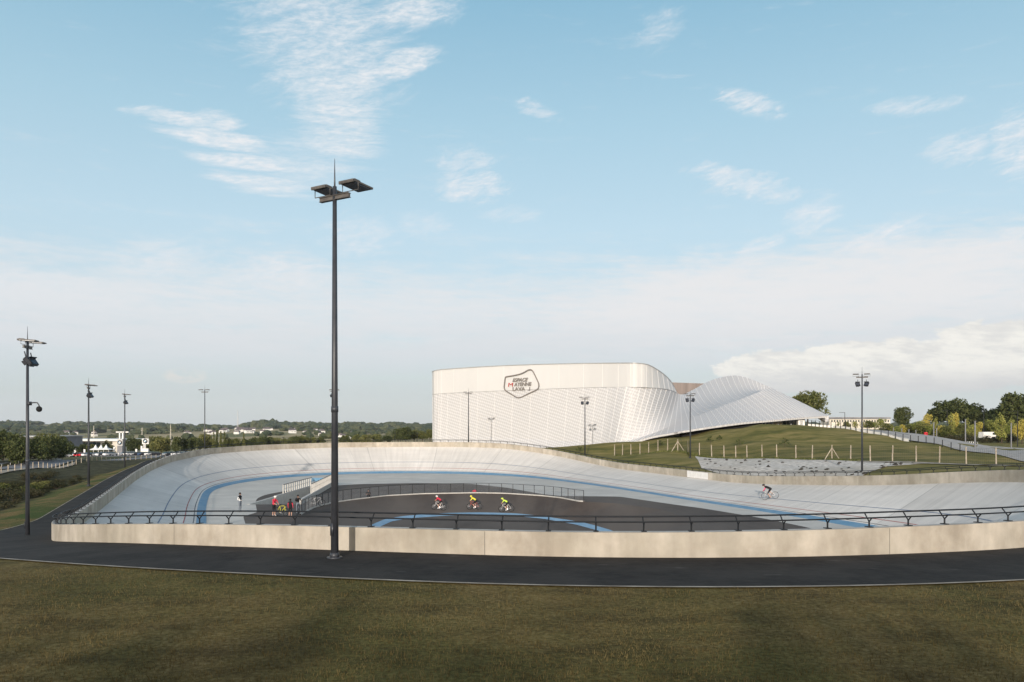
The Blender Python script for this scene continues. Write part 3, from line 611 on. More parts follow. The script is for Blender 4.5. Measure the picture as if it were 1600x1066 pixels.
for px in (1196, 1216, 1236): x = (px-800)/F*153; b.tube((x, 153, gz(x,153)-.3), (x, 153, gz(x,153)+.3), .12)
b.build('column', M['galv'], hall)
# logo on the hall
lg = thing('wall_logo', 'outlined pentagon logo reading ESPACE MAYENNE LAVAL on the white hall', 'sign')
pA = PX(760, 600, Yf(760)-.55); pB = PX(860, 600, Yf(860)-.55); xd = Vector((pB.x-pA.x, pB.y-pA.y, 0)).normalized(); nd = Vector((xd.y, -xd.x, 0))
def onwall(px, py, off=.0):
    Y = Yf(px)-.28-off; return PX(px, py, Y)
out = [(391,405),(415,385),(560,360),(700,328),(780,295),(860,250),(905,237),(945,248),(975,285),(1040,415),(1085,520),(1090,590),(1065,640),(1000,680),(880,735),(740,805),(680,822),(620,810),(520,750),(400,670),(372,620),(372,560)]
pxs = [(760+a/13.33, 560+b_/13.33) for a, b_ in out]
ring_ = [onwall(a, b_) for a, b_ in pxs]
sm_ = cr([tuple(p) for p in ring_]+[tuple(ring_[0])], 4)[:-1]
MB().path([tuple(p) for p in sm_], .13, 6, True).build('outline', mat('logo_grey', (.20,.18,.165)), lg, True)
M['logo'] = bpy.data.materials['logo_grey']; M['logo_red'] = mat('logo_red', (.42,.06,.05))
def text(body, px, py, hpx, wpx, m, name, shear=0, bold=.028, parent=lg, Yof=None, flip=False, depth=.06):
    cu = bpy.data.curves.new(name, 'FONT'); cu.body = body; cu.size = 1; cu.shear = shear; cu.extrude = .03; cu.offset = bold
    o = bpy.data.objects.new('tmp', cu); C.objects.link(o); bpy.context.view_layer.update()
    me = bpy.data.meshes.new_from_object(o.evaluated_get(bpy.context.evaluated_depsgraph_get())); bpy.data.objects.remove(o)
    v = np.zeros(len(me.vertices)*3); me.vertices.foreach_get('co', v); v = v.reshape(-1, 3)
    mn, mx_ = v.min(0), v.max(0); Y = Yof or Yf(px+wpx/2)-.28; k = Y/F
    sx = wpx*k/(mx_[0]-mn[0]); sy = hpx*k/(mx_[1]-mn[1])
    o0 = onwall(px, py) if Yof is None else PX(px, py, Yof); X = xd if Yof is None else Vector((1,0,0)); Nn = nd if Yof is None else Vector((0,-1,0))
    co = []
    for q in v:
        a = (q[0]-mn[0])*sx; 
        if flip: a = wpx*k-a
        p = o0+X*a+Vector((0,0,(q[1]-mn[1])*sy))+Nn*(depth+q[2]); co += list(p)
    me.vertices.foreach_set('co', co); me.materials.clear(); me.materials.append(m); me.update()
    ob = bpy.data.objects.new(name, me); C.objects.link(ob); ob.parent = parent; return ob
U = lambda a: 760+a/13.33
V_ = lambda b_: 560+b_/13.33
text('ESPACE', U(545), V_(492), 5.8, 28, M['logo'], 'lettering', .35)
text('AYENNE', U(580), V_(582), 5.8, 31, M['logo'], 'lettering', .12)
text('M', U(455), V_(592), 5.9, 9.0, M['logo_red'], 'red_letter', .1, bold=.0)
text('LAVA', U(548), V_(678), 5.8, 22.6, M['logo'], 'lettering')
text('L', U(868), V_(670), 5.3, 3.6, M['logo'], 'lettering', flip=True)
# ------------------------------------------------------------------ trees
def leaves(n, lobes, size, rs, flat=.55):
    """leaf clumps scattered through several lobes: (centre, radii)"""
    vs = []; fs = []; wt = np.array([l[1][0]*l[1][1]*l[1][2] for l in lobes])**.7; wt /= wt.sum()
    for _ in range(n):
        c, r = lobes[rs.choice(len(lobes), p=wt)]; d = rs.normal(size=3); d /= np.linalg.norm(d); q = rs.uniform(.35, 1.0)**.45
        p = np.array(c)+d*np.array(r)*q
        a = rs.normal(size=3); a /= np.linalg.norm(a); b_ = np.cross(a, rs.normal(size=3)); b_ /= np.linalg.norm(b_); s = size*rs.uniform(.5, 1.3)
        o = len(vs); e = np.cross(a, b_)*s*.25
        vs += [tuple(p-a*s), tuple(p+b_*s*flat+e), tuple(p+a*s), tuple(p-b_*s*flat+e)]; fs.append((o,o+1,o+2,o+3))
    m = MB(); m.v = vs; m.f = fs; m.mi = [0]*len(fs); return m
def lobes_for(w, h, base, n, rs, shape='round'):
    L_ = []
    for i in range(n):
        a = rs.uniform(0, 2*math.pi); t = rs.uniform(0, 1)
        if shape == 'round': rr = w*.5*rs.uniform(.2, .68); z = base+(h-base)*(.22+.60*t); k = 1-.5*abs(t-.35); L_.append(((rr*math.cos(a)*k, rr*math.sin(a)*k, z), (w*.24*rs.uniform(.7,1.15), w*.24*rs.uniform(.7,1.15), (h-base)*.20*rs.uniform(.8,1.2))))
        elif shape == 'column': z = base+(h-base)*t; k = (1-t*.75); rr = w*.22*k; L_.append(((rr*math.cos(a), rr*math.sin(a), z), (w*.3*k+.1, w*.3*k+.1, (h-base)*.14)))
        else: rr = w*.5*rs.uniform(.1,.8); z = base+(h-base)*(.3+.4*t)*(1-.3*rr/w); L_.append(((rr*math.cos(a), rr*math.sin(a), z), (w*.2, w*.2, (h-base)*.28)))
    return L_
def make_tree(name, w, h, base, nl, size, m, seed, shape='round', lob=16):
    rs = np.random.RandomState(seed); t = thing(name, 'tree', 'tree'); L_ = lobes_for(w, h, base, lob, rs, shape)
    tr = MB(); tr.tube((0,0,-.5), (0,0,base+.1*h), .035*h**.9, .02*h**.9, n=7); top_ = Vector((0,0,base+.1*h))
    for c, r in L_[:9]: tr.tube(top_-Vector((0,0,.05*h)), c, .014*h**.9, .005*h**.9, n=5, caps=False)
    if shape == 'column': tr.tube(top_, (0,0,h*.95), .018*h**.9, .004*h**.9, n=5)
    tr.build('trunk', M['bark'], t, True); leaves(nl, L_, size, rs).build('crown', m, t); return t
P = {}
P['dark'] = [make_tree('broadleaf_tree', 11, 10, 2.2, 3200, .42, M['leaf_dark'], 3, lob=20), make_tree('broadleaf_tree', 9, 11, 2, 3000, .42, M['leaf_dark'], 4, lob=18)]
P['mid'] = [make_tree('broadleaf_tree', 9, 8.5, 1.2, 2400, .36, M['leaf_mid'], 5, lob=16), make_tree('broadleaf_tree', 7, 7.5, .8, 2000, .34, M['leaf_mid'], 6)]
P['col'] = [make_tree('poplar_tree', 3.4, 12, 1, 1500, .32, M['leaf_mid'], 8, 'column', 22)]
P['yel'] = [make_tree('young_tree', 3.2, 6, 1.0, 700, .20, M['leaf_yel'], 9, 'column', 14), make_tree('young_tree', 3.6, 5, .9, 700, .20, M['leaf_yel'], 10, 'round', 14)]
P['gold'] = [make_tree('young_tree', 3.4, 6, .8, 800, .22, M['leaf_gold'], 11, 'round', 14)]
P['shrub'] = [make_tree('shrub', 2.6, 1.5, .1, 520, .12, M['leaf_brown'], 12, 'bush', 10), make_tree('shrub', 2.2, 1.9, .1, 520, .12, M['leaf_brown'], 13, 'bush', 9)]
P['gshrub'] = [make_tree('shrub', 2.2, 1.4, .1, 480, .12, M['leaf_mid'], 14, 'bush', 9)]
P['hedge'] = [make_tree('thicket', 12, 7.5, .3, 3400, .40, M['leaf_dark'], 15, 'bush', 24)]
P['acacia'] = [make_tree('spreading_tree', 15, 13, 3.2, 4200, .42, M['leaf_mid'], 16, 'round', 30)]
used = set()
def plant(kind, x, y, label, group, h=None, sx=1.0, k=None, cat='tree'):
    pr = P[kind][(k if k is not None else random.randrange(len(P[kind])))]
    zmax = {'dark':10.5,'mid':8,'col':12,'yel':5.6,'gold':6,'shrub':1.6,'gshrub':1.4,'hedge':7,'acacia':12.5}[kind]
    s = (h or zmax)/zmax
    if pr.name not in used: used.add(pr.name); o = pr; o.location = (x, y, gz(x, y)-.05); o.scale = (s*sx, s*sx, s); o['label'] = label
    else: o = dup(pr, (x, y, gz(x, y)-.05), None, label, (s*sx, s*sx, s))
    o.rotation_euler = (0,0,random.uniform(0, 6.28)); o['category'] = cat; o['group'] = group; return o
def row_of(lst, what, where, group, cat='tree'):
    lst = sorted(lst, key=lambda q: q[1]); n = {}
    for q in lst: n[q[0]] = n.get(q[0], 0)
    cnt = {}
    for kind, px, Y, hpx, sx in lst:
        w_ = what[kind]; cnt[w_] = cnt.get(w_, 0)+1
        p = gp(px, Y); plant(kind, p.x, p.y, f'{w_}, {ORD[cnt[w_]-1]} from the left {where}', group, hpx*Y/F, sx, cat=cat)
# dark thicket at far left
row_of([('hedge',-8,165,54,.8),('hedge',16,172,46,.85),('hedge',38,165,44,.8),('hedge',60,175,40,.9),('hedge',80,180,38,.8),('hedge',97,188,34,.7),('mid',5,215,50,1),('mid',78,225,42,1.1),('mid',92,230,38,1)],
       {'hedge':'dark dense thicket','mid':'lit green tree behind the dark thicket'}, 'beside the road', 'dark thickets by the road')
# trees around the dealership and hedgerow behind the far bend
hd = []
for px, Y, h_, k, sx in [(108,345,26,'mid',1),(120,300,19,'dark',.8),(130,303,20,'dark',.8),(143,300,20,'mid',.8),(158,300,20,'dark',.85),(170,345,22,'mid',.9),(205,330,26,'dark',.9),(214,345,24,'mid',1),(242,320,30,'mid',1),(252,315,28,'mid',1.1),(262,318,27,'gold',.9),(276,300,28,'dark',.9),(288,305,25,'dark',.9),(299,310,28,'mid',.9),(309,320,29,'dark',.8),(322,330,30,'mid',.9),(334,300,33,'col',.8),(339,305,35,'col',.8),(345,300,34,'col',.8),(351,305,33,'col',.8),(357,312,26,'mid',.9),(368,330,24,'mid',1),(381,300,30,'col',.9),(386,318,24,'dark',.9),(395,340,24,'mid',1.1),(408,330,25,'mid',.9),(420,335,22,'dark',1),(432,345,20,'mid',1.1),(446,330,21,'mid',1.0),(460,330,25,'dark',1.1),(473,335,24,'mid',1.1),(488,340,20,'mid',1.2),(502,345,19,'mid',1.2),(540,350,20,'mid',1.3),(556,350,20,'mid',1.2),(572,345,18,'mid',1.2),(590,350,17,'mid',1.2),(606,345,16,'dark',1.2),(622,345,23,'dark',1.1),(634,340,25,'dark',1.1),(647,350,22,'mid',1.2),(660,350,19,'mid',1.2),(672,345,21,'mid',1.1)]:
    hd.append((k, px, Y, h_, sx))
row_of(hd, {'mid':'olive green hedgerow tree','dark':'dark green hedgerow tree','col':'narrow upright poplar','gold':'golden yellow tree'}, 'beyond the far bend', 'hedgerow trees beyond the far bend')
# right side
row_of([('acacia',1262,212,60,1.0),('acacia',1248,225,50,.9)], {'acacia':'spreading olive tree'}, 'behind the pointed tip of the white roof', 'trees behind the roof tip')
row_of([('dark',1411,300,34,1.0),('dark',1463,285,40,.95),('dark',1484,282,54,1.25),('dark',1512,282,48,1.15),('dark',1536,275,40,1.1),('dark',1560,265,52,1.0),('dark',1583,262,68,1.05),('dark',1612,260,66,1.1)],
       {'dark':'big dark round tree'}, 'on the skyline at right', 'big trees on the right skyline')
yl = []
rs = np.random.RandomState(31)
for i, px in enumerate(list(np.arange(1376, 1612, 8.5))):
    k = ['yel','mid','yel','yel','gold','mid','yel'][i % 7]; yl.append((k, float(px+rs.uniform(-2,2)), float(rs.uniform(205, 250)), float(rs.uniform(20, 33)*(1 if px < 1450 else 1.15)), 1.05))
for px, h_ in ((1366,16),(1358,15),(1348,16),(1336,17),(1322,15),(1310,14)): yl.append(('yel' if h_ != 15 else 'mid', px, 285, h_, 1.1))
yl += [('gold',1449,232,36,.9),('gold',1491,226,38,.8),('yel',1565,195,44,.9),('gold',1597,190,40,.9)]
row_of(yl, {'yel':'young yellow-green tree','mid':'young green tree','gold':'young golden tree'}, 'along the plaza', 'young trees along the plaza')
row_of([('shrub',px,Y,h_,1.5) for px, Y, h_ in ((1485,205,12),(1493,205,13),(1503,206,12),(1512,206,13),(1535,200,11),(1548,200,13),(1560,198,12),(1575,196,14),(1586,196,13),(1398,245,10),(1412,242,10),(1428,240,11))], {'shrub':'low russet shrub'}, 'below the young trees at right', 'russet shrubs by the plaza', 'shrub')
# saplings on the grass mound
def sapling(px, py, hpx, k, label):
    p, n = at(px, py)
    rs = np.random.RandomState(k); h_ = hpx*p.y/F; t = thing('sapling', label, 'sapling', p, rs.uniform(0, 6), 'saplings planted on the mound'); L_ = []; tr = MB(); tr.tube((0,0,-.1), (0,0,h_), .03, .01, n=5)
    for i in range(9):
        a = rs.uniform(0, 6.28); z = h_*(.25+.7*i/9); l = h_*.42*(1-i/12); e = (math.cos(a)*l, math.sin(a)*l, z+l*.35); tr.tube((0,0,z), e, .014, .006, n=4); L_.append((e, (l*.38+.05, l*.38+.05, .13)))
    tr.build('trunk', M['bark'], t); leaves(150, L_, .11, rs).build('crown', M['leaf_dark'], t)
for a in [(1110,693,12,1,'bushy dark sapling, lowest and leftmost pair member on the mound'),(1124,688,8,2,'small dark sapling just right of the bushy one on the mound'),(1156,699,15,3,'spindly dark sapling in the middle of the mound'),(1226,699,15,4,'thin sapling standing alone on the right of the mound'),(905,708,11,5,'dark sapling at the foot of the white hall'),(1032,697,9,6,'faint sapling near the left end of the mound')]: sapling(*a)
# scrub on the left bank
sc = []; rs = np.random.RandomState(5); pts_ = []
tries = 0
while len(pts_) < 46 and tries < 900:
    tries += 1; px = rs.uniform(-5, 150); py = rs.uniform(744, 812)
    if py > 836-px*.60 or py < 752-px*.12: continue
    p, n = at(px, py)
    if p is None or p.x+.36*p.y > -17 or any((p-q).length < 1.3 for q in pts_): continue
    pts_.append(p)
pts_.sort(key=lambda p: p.x/p.y)
for i, p in enumerate(pts_):
    kd_ = 'gshrub' if i % 6 == 0 else 'shrub'
    plant(kd_, p.x, p.y, f"{'green' if kd_=='gshrub' else 'brownish'} scrub bush, {ORD[min(i,49)]} from the left on the rough bank", 'scrub bushes on the rough bank', rs.uniform(.4,1.15), 1.7, cat='bush')
# far woods: nobody could count them
rs = np.random.RandomState(77); fw = MB()
ico = bmesh.new(); bmesh.ops.create_icosphere(ico, subdivisions=2, radius=1); iv = np.array([tuple(v.co) for v in ico.verts]); iff = [tuple(v.index for v in f.verts) for f in ico.faces]; ico.free()
def lump(x, y, w, h):
    z = gz(x, y); nz_ = 1+.28*np.sin(iv[:, 0]*4+rs.uniform(0,6))*np.cos(iv[:, 1]*5+rs.uniform(0,6))+rs.uniform(-.13,.13,len(iv))
    v = iv*nz_[:, None]*np.array((w/2, w/2, h/2))+np.array((x, y, z+h*.42)); fw.add([tuple(q) for q in v], iff)
spots = []
for _ in range(70):
    r = rs.uniform(620, 1700)*1.0; a = rs.uniform(-.62, .62); ang = rs.choice([0, 0, .3, -.3, 1.3])+a*.2; n = rs.randint(6, 22)
    x0, y0 = math.sin(a)*r, math.cos(a)*r
    for k in range(n): spots.append((x0+math.cos(ang)*k*9+rs.uniform(-3,3), y0+math.sin(ang)*k*9+rs.uniform(-3,3), rs.uniform(7,12), rs.uniform(4,8)))
for _ in range(64):
    r = rs.uniform(1700, 3600); a = rs.uniform(-.62, .62); n = rs.randint(14, 30); x0, y0 = math.sin(a)*r, math.cos(a)*r
    for k in range(n): spots.append((x0+rs.normal()*110, y0+rs.normal()*22, rs.uniform(18,34), rs.uniform(9,17)))
for a0, r, h_ in ((-.305,2300,1.5),(-.29,2320,1.25),(-.25,2350,1.1),(-.20,2400,1.1),(-.17,2300,1.0),(-.14,2350,1.1)):
    for k in range(26): spots.append((math.sin(a0+rs.normal()*.011)*r, math.cos(a0)*r+rs.uniform(-30,30), rs.uniform(20,36), rs.uniform(12,20)*h_))
for x, y, w_, h_ in spots:
    if y < 600 or (y < 1250 and rs.rand() < (.9 if -.62 < x/y < -.33 else .6)): continue
    lump(x, y, w_, h_)
tag(fw.build('far_woods', M['far_wood'], None, False), kind='stuff')
# village on the hillside
vil = []; rs = np.random.RandomState(12)
hm = MB(); hm.box((0,0,2.2), (11,8,6.4)); hm.add([(-5.9,-4.5,5.3),(5.9,-4.5,5.3),(5.9,4.5,5.3),(-5.9,4.5,5.3),(-5.9,0,8.6),(5.9,0,8.6)], [(0,1,5,4),(3,4,5,2),(0,4,3),(1,2,5),(0,3,2,1)], 1)
hm.box((2.5,0,8.6), (1,.8,1.6), mi=1)
for x in (-3.5,-1,2,4.2): hm.box((x,-4.02,2.6), (1.1,.06,1.5), mi=2)
hme = hm.mesh('house', [M['white'], M['roofr'], M['glass']])
cand = []
for i in range(50):
    px = [rs.uniform(310, 420), rs.uniform(345, 400), rs.uniform(400, 560), rs.uniform(100, 660)][i % 4]; cand.append((px, rs.uniform(1150, 1750) if 300 < px < 500 else rs.uniform(900, 1600)))
for k, (px, Y) in enumerate(sorted(cand)):
    p = gp(px, Y); o = bpy.data.objects.new('house', hme); C.objects.link(o); o.location = p; s_ = rs.uniform(.5, .95); o.scale = (s_, s_, s_*.9); o.rotation_euler = (0,0,rs.uniform(-.9,.9))
    tag(o, f'pale village house with dark roof, {ORD[k]} house from the left on the distant hillside', 'house', 'village houses on the distant hillside')
# distant masts
def lattice(px, Y, hpx, wpx, label, m='galv'):
    p = gp(px, Y); h_ = hpx*Y/F; r = wpx*Y/F/2; t = thing('lattice_mast', label, 'pylon', p, 0, 'distant masts'); b = MB()
    for sx in (-1,1):
        for sy in (-1,1): b.tube((sx*r, sy*r, 0), (sx*r*.25, sy*r*.25, h_), r*.22, r*.12, n=4)
    nseg = 9
    for k in range(nseg):
        z0, z1 = h_*k/nseg, h_*(k+1)/nseg; a0 = r*(1-.75*k/nseg); a1 = r*(1-.75*(k+1)/nseg); b.tube((-a0,-a0,z0), (a1,-a1,z1), r*.08, n=4).tube((a0,-a0,z0), (-a1,-a1,z1), r*.08, n=4)
    b.build('tower', M[m], t)
    if hpx < 30 and m == 'cream':
        for z in (.72,.86): MB().box((0,0,h_*z), (r*5, r*.4, r*.5)).build('arm', M[m], t)
lattice(146.5,480,33,1.8,'pale power pylon rising behind the dealership roof','cream'); lattice(266.5,520,32,1.8,'pale power pylon right of the golden tree','cream')
lattice(371.5,1700,30,1.6,'tall thin radio mast above the village'); lattice(222,900,18,1.4,'small pale pylon left of the white house','cream')
for k, px in enumerate((443,485,528,575,617,652)):
    p = gp(px, 175); t = MB(); t.tube((0,0,-.2), (0,0,29*175/F), .06, .04, n=6).box((0,0,28.4*175/F), (.6,.2,.08)); o = t.build('park_light_pole', M['dark']); o.location = p
    tag(o, f'thin dark lamp pole behind the far wall, {ORD[k]} from the left', 'lamp pole', 'thin lamp poles behind the far wall')
# ------------------------------------------------------------------ dealership
def blk(parent, name, px0, px1, ytop, Y, dep, m, zb=None):
    x0 = (px0-800)/F*Y; x1 = (px1-800)/F*Y; z1 = H-(ytop-HZ)*Y/F; z0 = (min(gz(x0,Y), gz(x1,Y))-1.0) if zb is None else zb
    return MB().box(((x0+x1)/2, Y+dep/2, (z0+z1)/2), (x1-x0, dep, z1-z0)).build(name, m, parent)
sh = thing('car_showroom', 'low glass-fronted car showroom with a pale flat roof edge', 'building')
blk(sh, 'wall', 64, 185, 689.5, 345, 25, M['cream']); blk(sh, 'roof', 61, 186, 686.5, 344, 27, M['white'], H-(689.3-HZ)*344/F)
for k in range(9):
    g = blk(sh, 'window', 103+k*6, 108.3+k*6, 691, 344.8, .2, M['glass'], -3.6)
s2 = blk(sh, 'sign_panel', 63, 73, 688.5, 343.4, .3, M['white'], H-(696-HZ)*343.4/F); blk(s2, 'red_emblem', 65, 70.5, 690.3, 343.2, .2, M['red'], H-(694-HZ)*343.2/F)
bz = thing('grey_warehouse', 'flat grey warehouse partly hidden by the dark thicket', 'building'); blk(bz, 'wall', 8, 62, 683.5, 300, 30, M['roofg']); blk(bz, 'roof', 7, 63, 681.6, 299.5, 31, M['galv'], H-(683.3-HZ)*299.5/F)
wl = thing('low_warehouse', 'long low pale warehouse behind the showroom', 'building'); blk(wl, 'wall', 185, 235, 689, 420, 25, M['cream']); blk(wl, 'roof', 184, 236, 687, 419.5, 26, M['roofg'], H-(688.8-HZ)*419.5/F)
def roundel(parent, px, py, r, Y):
    c = PX(px, py, Y); q = MB()
    q.tube(c, c+Vector((0,-.08,0)), r, n=24).build('emblem_ring', M['black'], parent)
    for k in range(4):
        vs = [c+Vector((0,-.12,0))]+[c+Vector((math.cos(a)*r*.6, -.12, math.sin(a)*r*.6)) for a in np.linspace(k*math.pi/2, (k+1)*math.pi/2, 6)]
        MB().add(vs, [tuple(range(7))]).build('emblem_quarter', M['blue'] if k % 2 else M['white'], parent)
tw = thing('sign_pylon', 'grey pylon with a round black, blue and white emblem beside a white portal', 'sign', (0,0,0)); blk(tw, 'shaft', 183.2, 191.2, 687.5, 300, 1.0, M['roofg']); blk(tw, 'head', 183, 191.4, 686, 299.8, 1.3, M['galv'], H-(697-HZ)*299.8/F); roundel(tw, 187, 691.6, .85, 299.7)
pt = thing('white_portal', 'white goalpost-like portal frame behind the grey pylon', 'structure')
blk(pt, 'post', 185.8, 187.6, 675.5, 318, .5, M['white']); blk(pt, 'post', 190.5, 192.6, 675.5, 318, .5, M['white']); blk(pt, 'beam', 181, 200.5, 674.4, 318, .8, M['white'], H-(676.2-HZ)*318/F)
sg = thing('sign_board', 'white square sign board with the round emblem on a white base', 'sign'); blk(sg, 'board', 222, 232, 685.5, 300, .5, M['white'], H-(694-HZ)*300/F); blk(sg, 'base', 221, 231.5, 701, 300, .8, M['white']); roundel(sg, 226.8, 689.3, .85, 299.8)
b = MB(); b.box((PX(226,698,300.3).x, 300.3, H-(698-HZ)*300.3/F), (1.0,.3,2.2)); b.build('neck', M['galv'], sg)
for k, (px, yb, hpx) in enumerate([(116,712,9.5),(130.5,709,8),(157,706,4),(177,709,11),(183,712,3),(219.8,712,12),(211.5,711,7),(279.8,689,14),(287,689,13)]):
    Y = 290 if k < 7 else 330; p = gp(px, Y); hh = hpx*Y/F+1
    t = thing('banner_flag', f'white vertical banner on a pole, {ORD[k]} from the left near the dealership', 'flag', p, 0, 'white banners near the dealership'); MB().tube((0,0,0), (0,0,hh), .06, n=5).build('pole', M['galv'], t); MB().box((.35,0,hh*.55), (.6,.05,hh*.8)).build('banner', M['white'], t)
for k, px in enumerate((149.5, 158, 166)):
    p = gp(px, 285); t = thing('pagoda_tent', f'white peaked tent, {["left","middle","right"][k]} one of three among the parked cars', 'tent', p, 0, 'white tents at the dealership')
    MB().add([(-1.9,-1.9,2.3),(1.9,-1.9,2.3),(1.9,1.9,2.3),(-1.9,1.9,2.3),(-.5,-.5,3.0),(.5,-.5,3.0),(.5,.5,3.0),(-.5,.5,3.0),(0,0,4.2)], [(0,1,5,4),(1,2,6,5),(2,3,7,6),(3,0,4,7),(4,5,8),(5,6,8),(6,7,8),(7,4,8)]).build('canopy', M['whitec'], t)
    for sx in (-1.8,1.8):
        for sy in (-1.8,1.8): MB().tube((sx,sy,-.2), (sx,sy,2.35), .05, n=5).build('leg', M['white'], t)
# cars
def car_parts(col):
    t = thing('parked_car', 'car', 'car'); b = MB()
    prof = [(-2.1,.35),(-2.1,.85),(-1.9,.98),(-1.0,1.02),(1.0,.98),(1.9,.82),(2.1,.65),(2.1,.35)]
    b.add([(x,-.86,z) for x, z in prof]+[(x,.86,z) for x, z in prof], [tuple(range(8)), tuple(range(8,16))[::-1]]+[(i,(i+1)%8,8+(i+1)%8,8+i)[::-1] for i in range(8)])
    b.add([(-1.75,-.78,.98),(-1.2,-.66,1.42),(.35,-.66,1.44),(1.15,-.78,.97),(-1.75,.78,.98),(-1.2,.66,1.42),(.35,.66,1.44),(1.15,.78,.97)], [(1,2,6,5)])
    b.build('body', col, t, bevel=.04)
    MB().add([(-1.75,-.78,.98),(-1.2,-.66,1.41),(.35,-.66,1.43),(1.15,-.78,.97),(-1.75,.78,.98),(-1.2,.66,1.41),(.35,.66,1.43),(1.15,.78,.97)], [(0,1,2,3),(4,7,6,5),(0,4,5,1),(3,2,6,7)]).build('window', M['glass'], t)
    for x in (-1.3,1.3):
        for y in (-.87,.87): MB().tube((x,y-.09,.32), (x,y+.09,.32), .32, n=12).build('wheel', M['rubber'], t)
    for y in (-.6,.6): MB().box((2.08,y,.68), (.06,.3,.14)).build('headlight', M['white'], t)
    return t
ccol = {'white':mat('car_white',(.75,.75,.75),rough=.3),'silver':mat('car_silver',(.42,.43,.45),rough=.3,metal=.5),'red':mat('car_red',(.5,.02,.03),rough=.3),'black':mat('car_black',(.02,.02,.025),rough=.25),'blue':mat('car_blue',(.05,.09,.18),rough=.3)}
cpro = {k: car_parts(v) for k, v in ccol.items()}; cu_ = set(); rs = np.random.RandomState(4)
cl = []
for i in range(12): cl.append((113+i*5.6, 283, ['silver','white','red','red','white','silver','black','silver','white','black','white','silver'][i], 1.2))
for i in range(9): cl.append((117+i*6.5, 296, ['white','silver','white','black','silver','white','silver','white','blue'][i], 1.5))
for i in range(10): cl.append((197+i*5.4, 287, ['silver','white','silver','silver','black','blue','black','white','silver','black'][i], .6))
for i in range(6): cl.append((264+i*6.2, 268, ['silver','black','white','silver','white','black'][i], .9))
rown = {283:'front row left of pylon',296:'back row left of pylon',287:'row right of pylon',268:'row above the wall'}
cc = {}
for px, Y, col, ang in cl:
    cc[(Y,col)] = cc.get((Y,col), 0)+1; lab = f'{col} parked car, {ORD[cc[(Y,col)]-1]} of its colour in the {rown[Y]}'
    p = gp(px, Y, .02)
    if col not in cu_: cu_.add(col); o = cpro[col]; o.location = p; o['label'] = lab
    else: o = dup(cpro[col], p, None, lab)
    o.rotation_euler = (0,0,ang+rs.uniform(-.1,.1)); o['group'] = 'cars parked at the dealership'
# car park, road and pavement at left
def gxy(px, Y): return ((px-800)/F*Y, Y)
drape('car_park', (resamp([gxy(100,278), gxy(310,255)], 16), resamp([gxy(100,340), gxy(330,330)], 16)), M['roadg'], .08)
drape('road', (resamp([gxy(-60,124), gxy(0,130), gxy(60,150), gxy(120,182), gxy(200,228), gxy(262,262)], 30), resamp([gxy(-60,150), gxy(0,156), gxy(60,176), gxy(120,208), gxy(200,246), gxy(268,272)], 30)), M['roofg'], .10, 8)
drape('pavement', (resamp([gxy(-60,112), gxy(0,118), gxy(60,137), gxy(116,168)], 16), resamp([gxy(-60,119), gxy(0,125), gxy(60,145), gxy(118,176)], 16)), M['edging'], .14, 5)
lf = thing('roadside_fence', 'row of pale wooden posts with wire along the road at left', 'fence')
line = resamp([gxy(-60,113), gxy(0,119), gxy(60,139), gxy(120,171), gxy(200,222), gxy(262,258)], 400); acc = 0; last = line[0]; pp = [last]
for q in line[1:]:
    acc += math.dist(q, last); last = q
    if acc > 3.3+(.9 if q[1] > 160 else 0): pp.append(q); acc = 0
for q in pp[:99]: MB().box((q[0], q[1], gz(*q)+.5), (.11,.11,1.2)).build('post', M['wood'], lf)
for hgt in (.35,.7,1.0): pass
MB().path([(q[0], q[1], gz(*q)+.45) for q in pp], .012, 4).path([(q[0], q[1], gz(*q)+.95) for q in pp], .012, 4).build('wire', M['galv'], lf)
gr_ = thing('crash_barrier', 'grey steel crash barrier along the road at left', 'barrier')
q0 = resamp([gxy(-60,150), gxy(0,158), gxy(60,178), gxy(118,206)], 30); mb = MB(); mb.grid([[(x,y,gz(x,y)+.45) for x,y in q0], [(x,y+.04,gz(x,y)+.75) for x,y in q0]]); mb.build('beam', M['galv'], gr_)
for q in q0[::2]: MB().box((q[0], q[1]+.1, gz(*q)+.3), (.1,.1,.8)).build('post', M['galv'], gr_)
# ------------------------------------------------------------------ mound fence, gravel basin
fpx = [960,972.5,986,1000,1013.6,1028,1043,1059,1075,1093,1112,1131.5,1150,1167,1190.7,1214,1243.6,1269,1300,1329,1360,1394.6,1431.5,1467.8,1510,1556.7,1608]
def fY(px): return np.interp(px, [960,1131,1240,1330,1430,1510,1556,1610], [136,118,108,100,94,90,87,84])
wf = thing('paddock_fence', 'fence of rough pale wooden stakes with dark wire mesh across the mound foot', 'fence'); tops = []; rs = np.random.RandomState(8)
for px in fpx:
    p = gp(px, float(fY(px))); tl = Vector((rs.uniform(-.06,.06), 0, 1.95)); b = MB(); b.tube(p-Vector((0,0,.3)), p+tl*.5+Vector((rs.uniform(-.03,.03),0,0)), .085, .075, n=7).tube(p+tl*.5, p+tl, .075, .06, n=7); b.build('stake', M['wood'], wf); tops.append((p, p+tl))
    if px in (1059, 1300):
        for sx in (-1.05, 1.05): MB().tube((p.x+sx, p.y, gz(p.x+sx, p.y)-.1), p+Vector((0,0,1.6)), .055, n=6).build('brace', M['wood'], wf)
wm_ = MB()
for k, (r_, n_) in enumerate([(.0045, 0)]):
    for z in np.arange(.08, 1.85, .16): wm_.path([tuple(p+Vector((0,-.09,z))) for p, q in tops], .006, 3)
    for (p, q), (p2, q2) in zip(tops[:-1], tops[1:]):
        n = int((p2-p).length/.22)
        for i in range(n):
            a = p.lerp(p2, i/n)+Vector((0,-.09,.05)); wm_.tube(a, a+Vector((0,0,1.75)), .006, n=3, caps=False)
wm_.build('wire_mesh', M['dark'], wf)
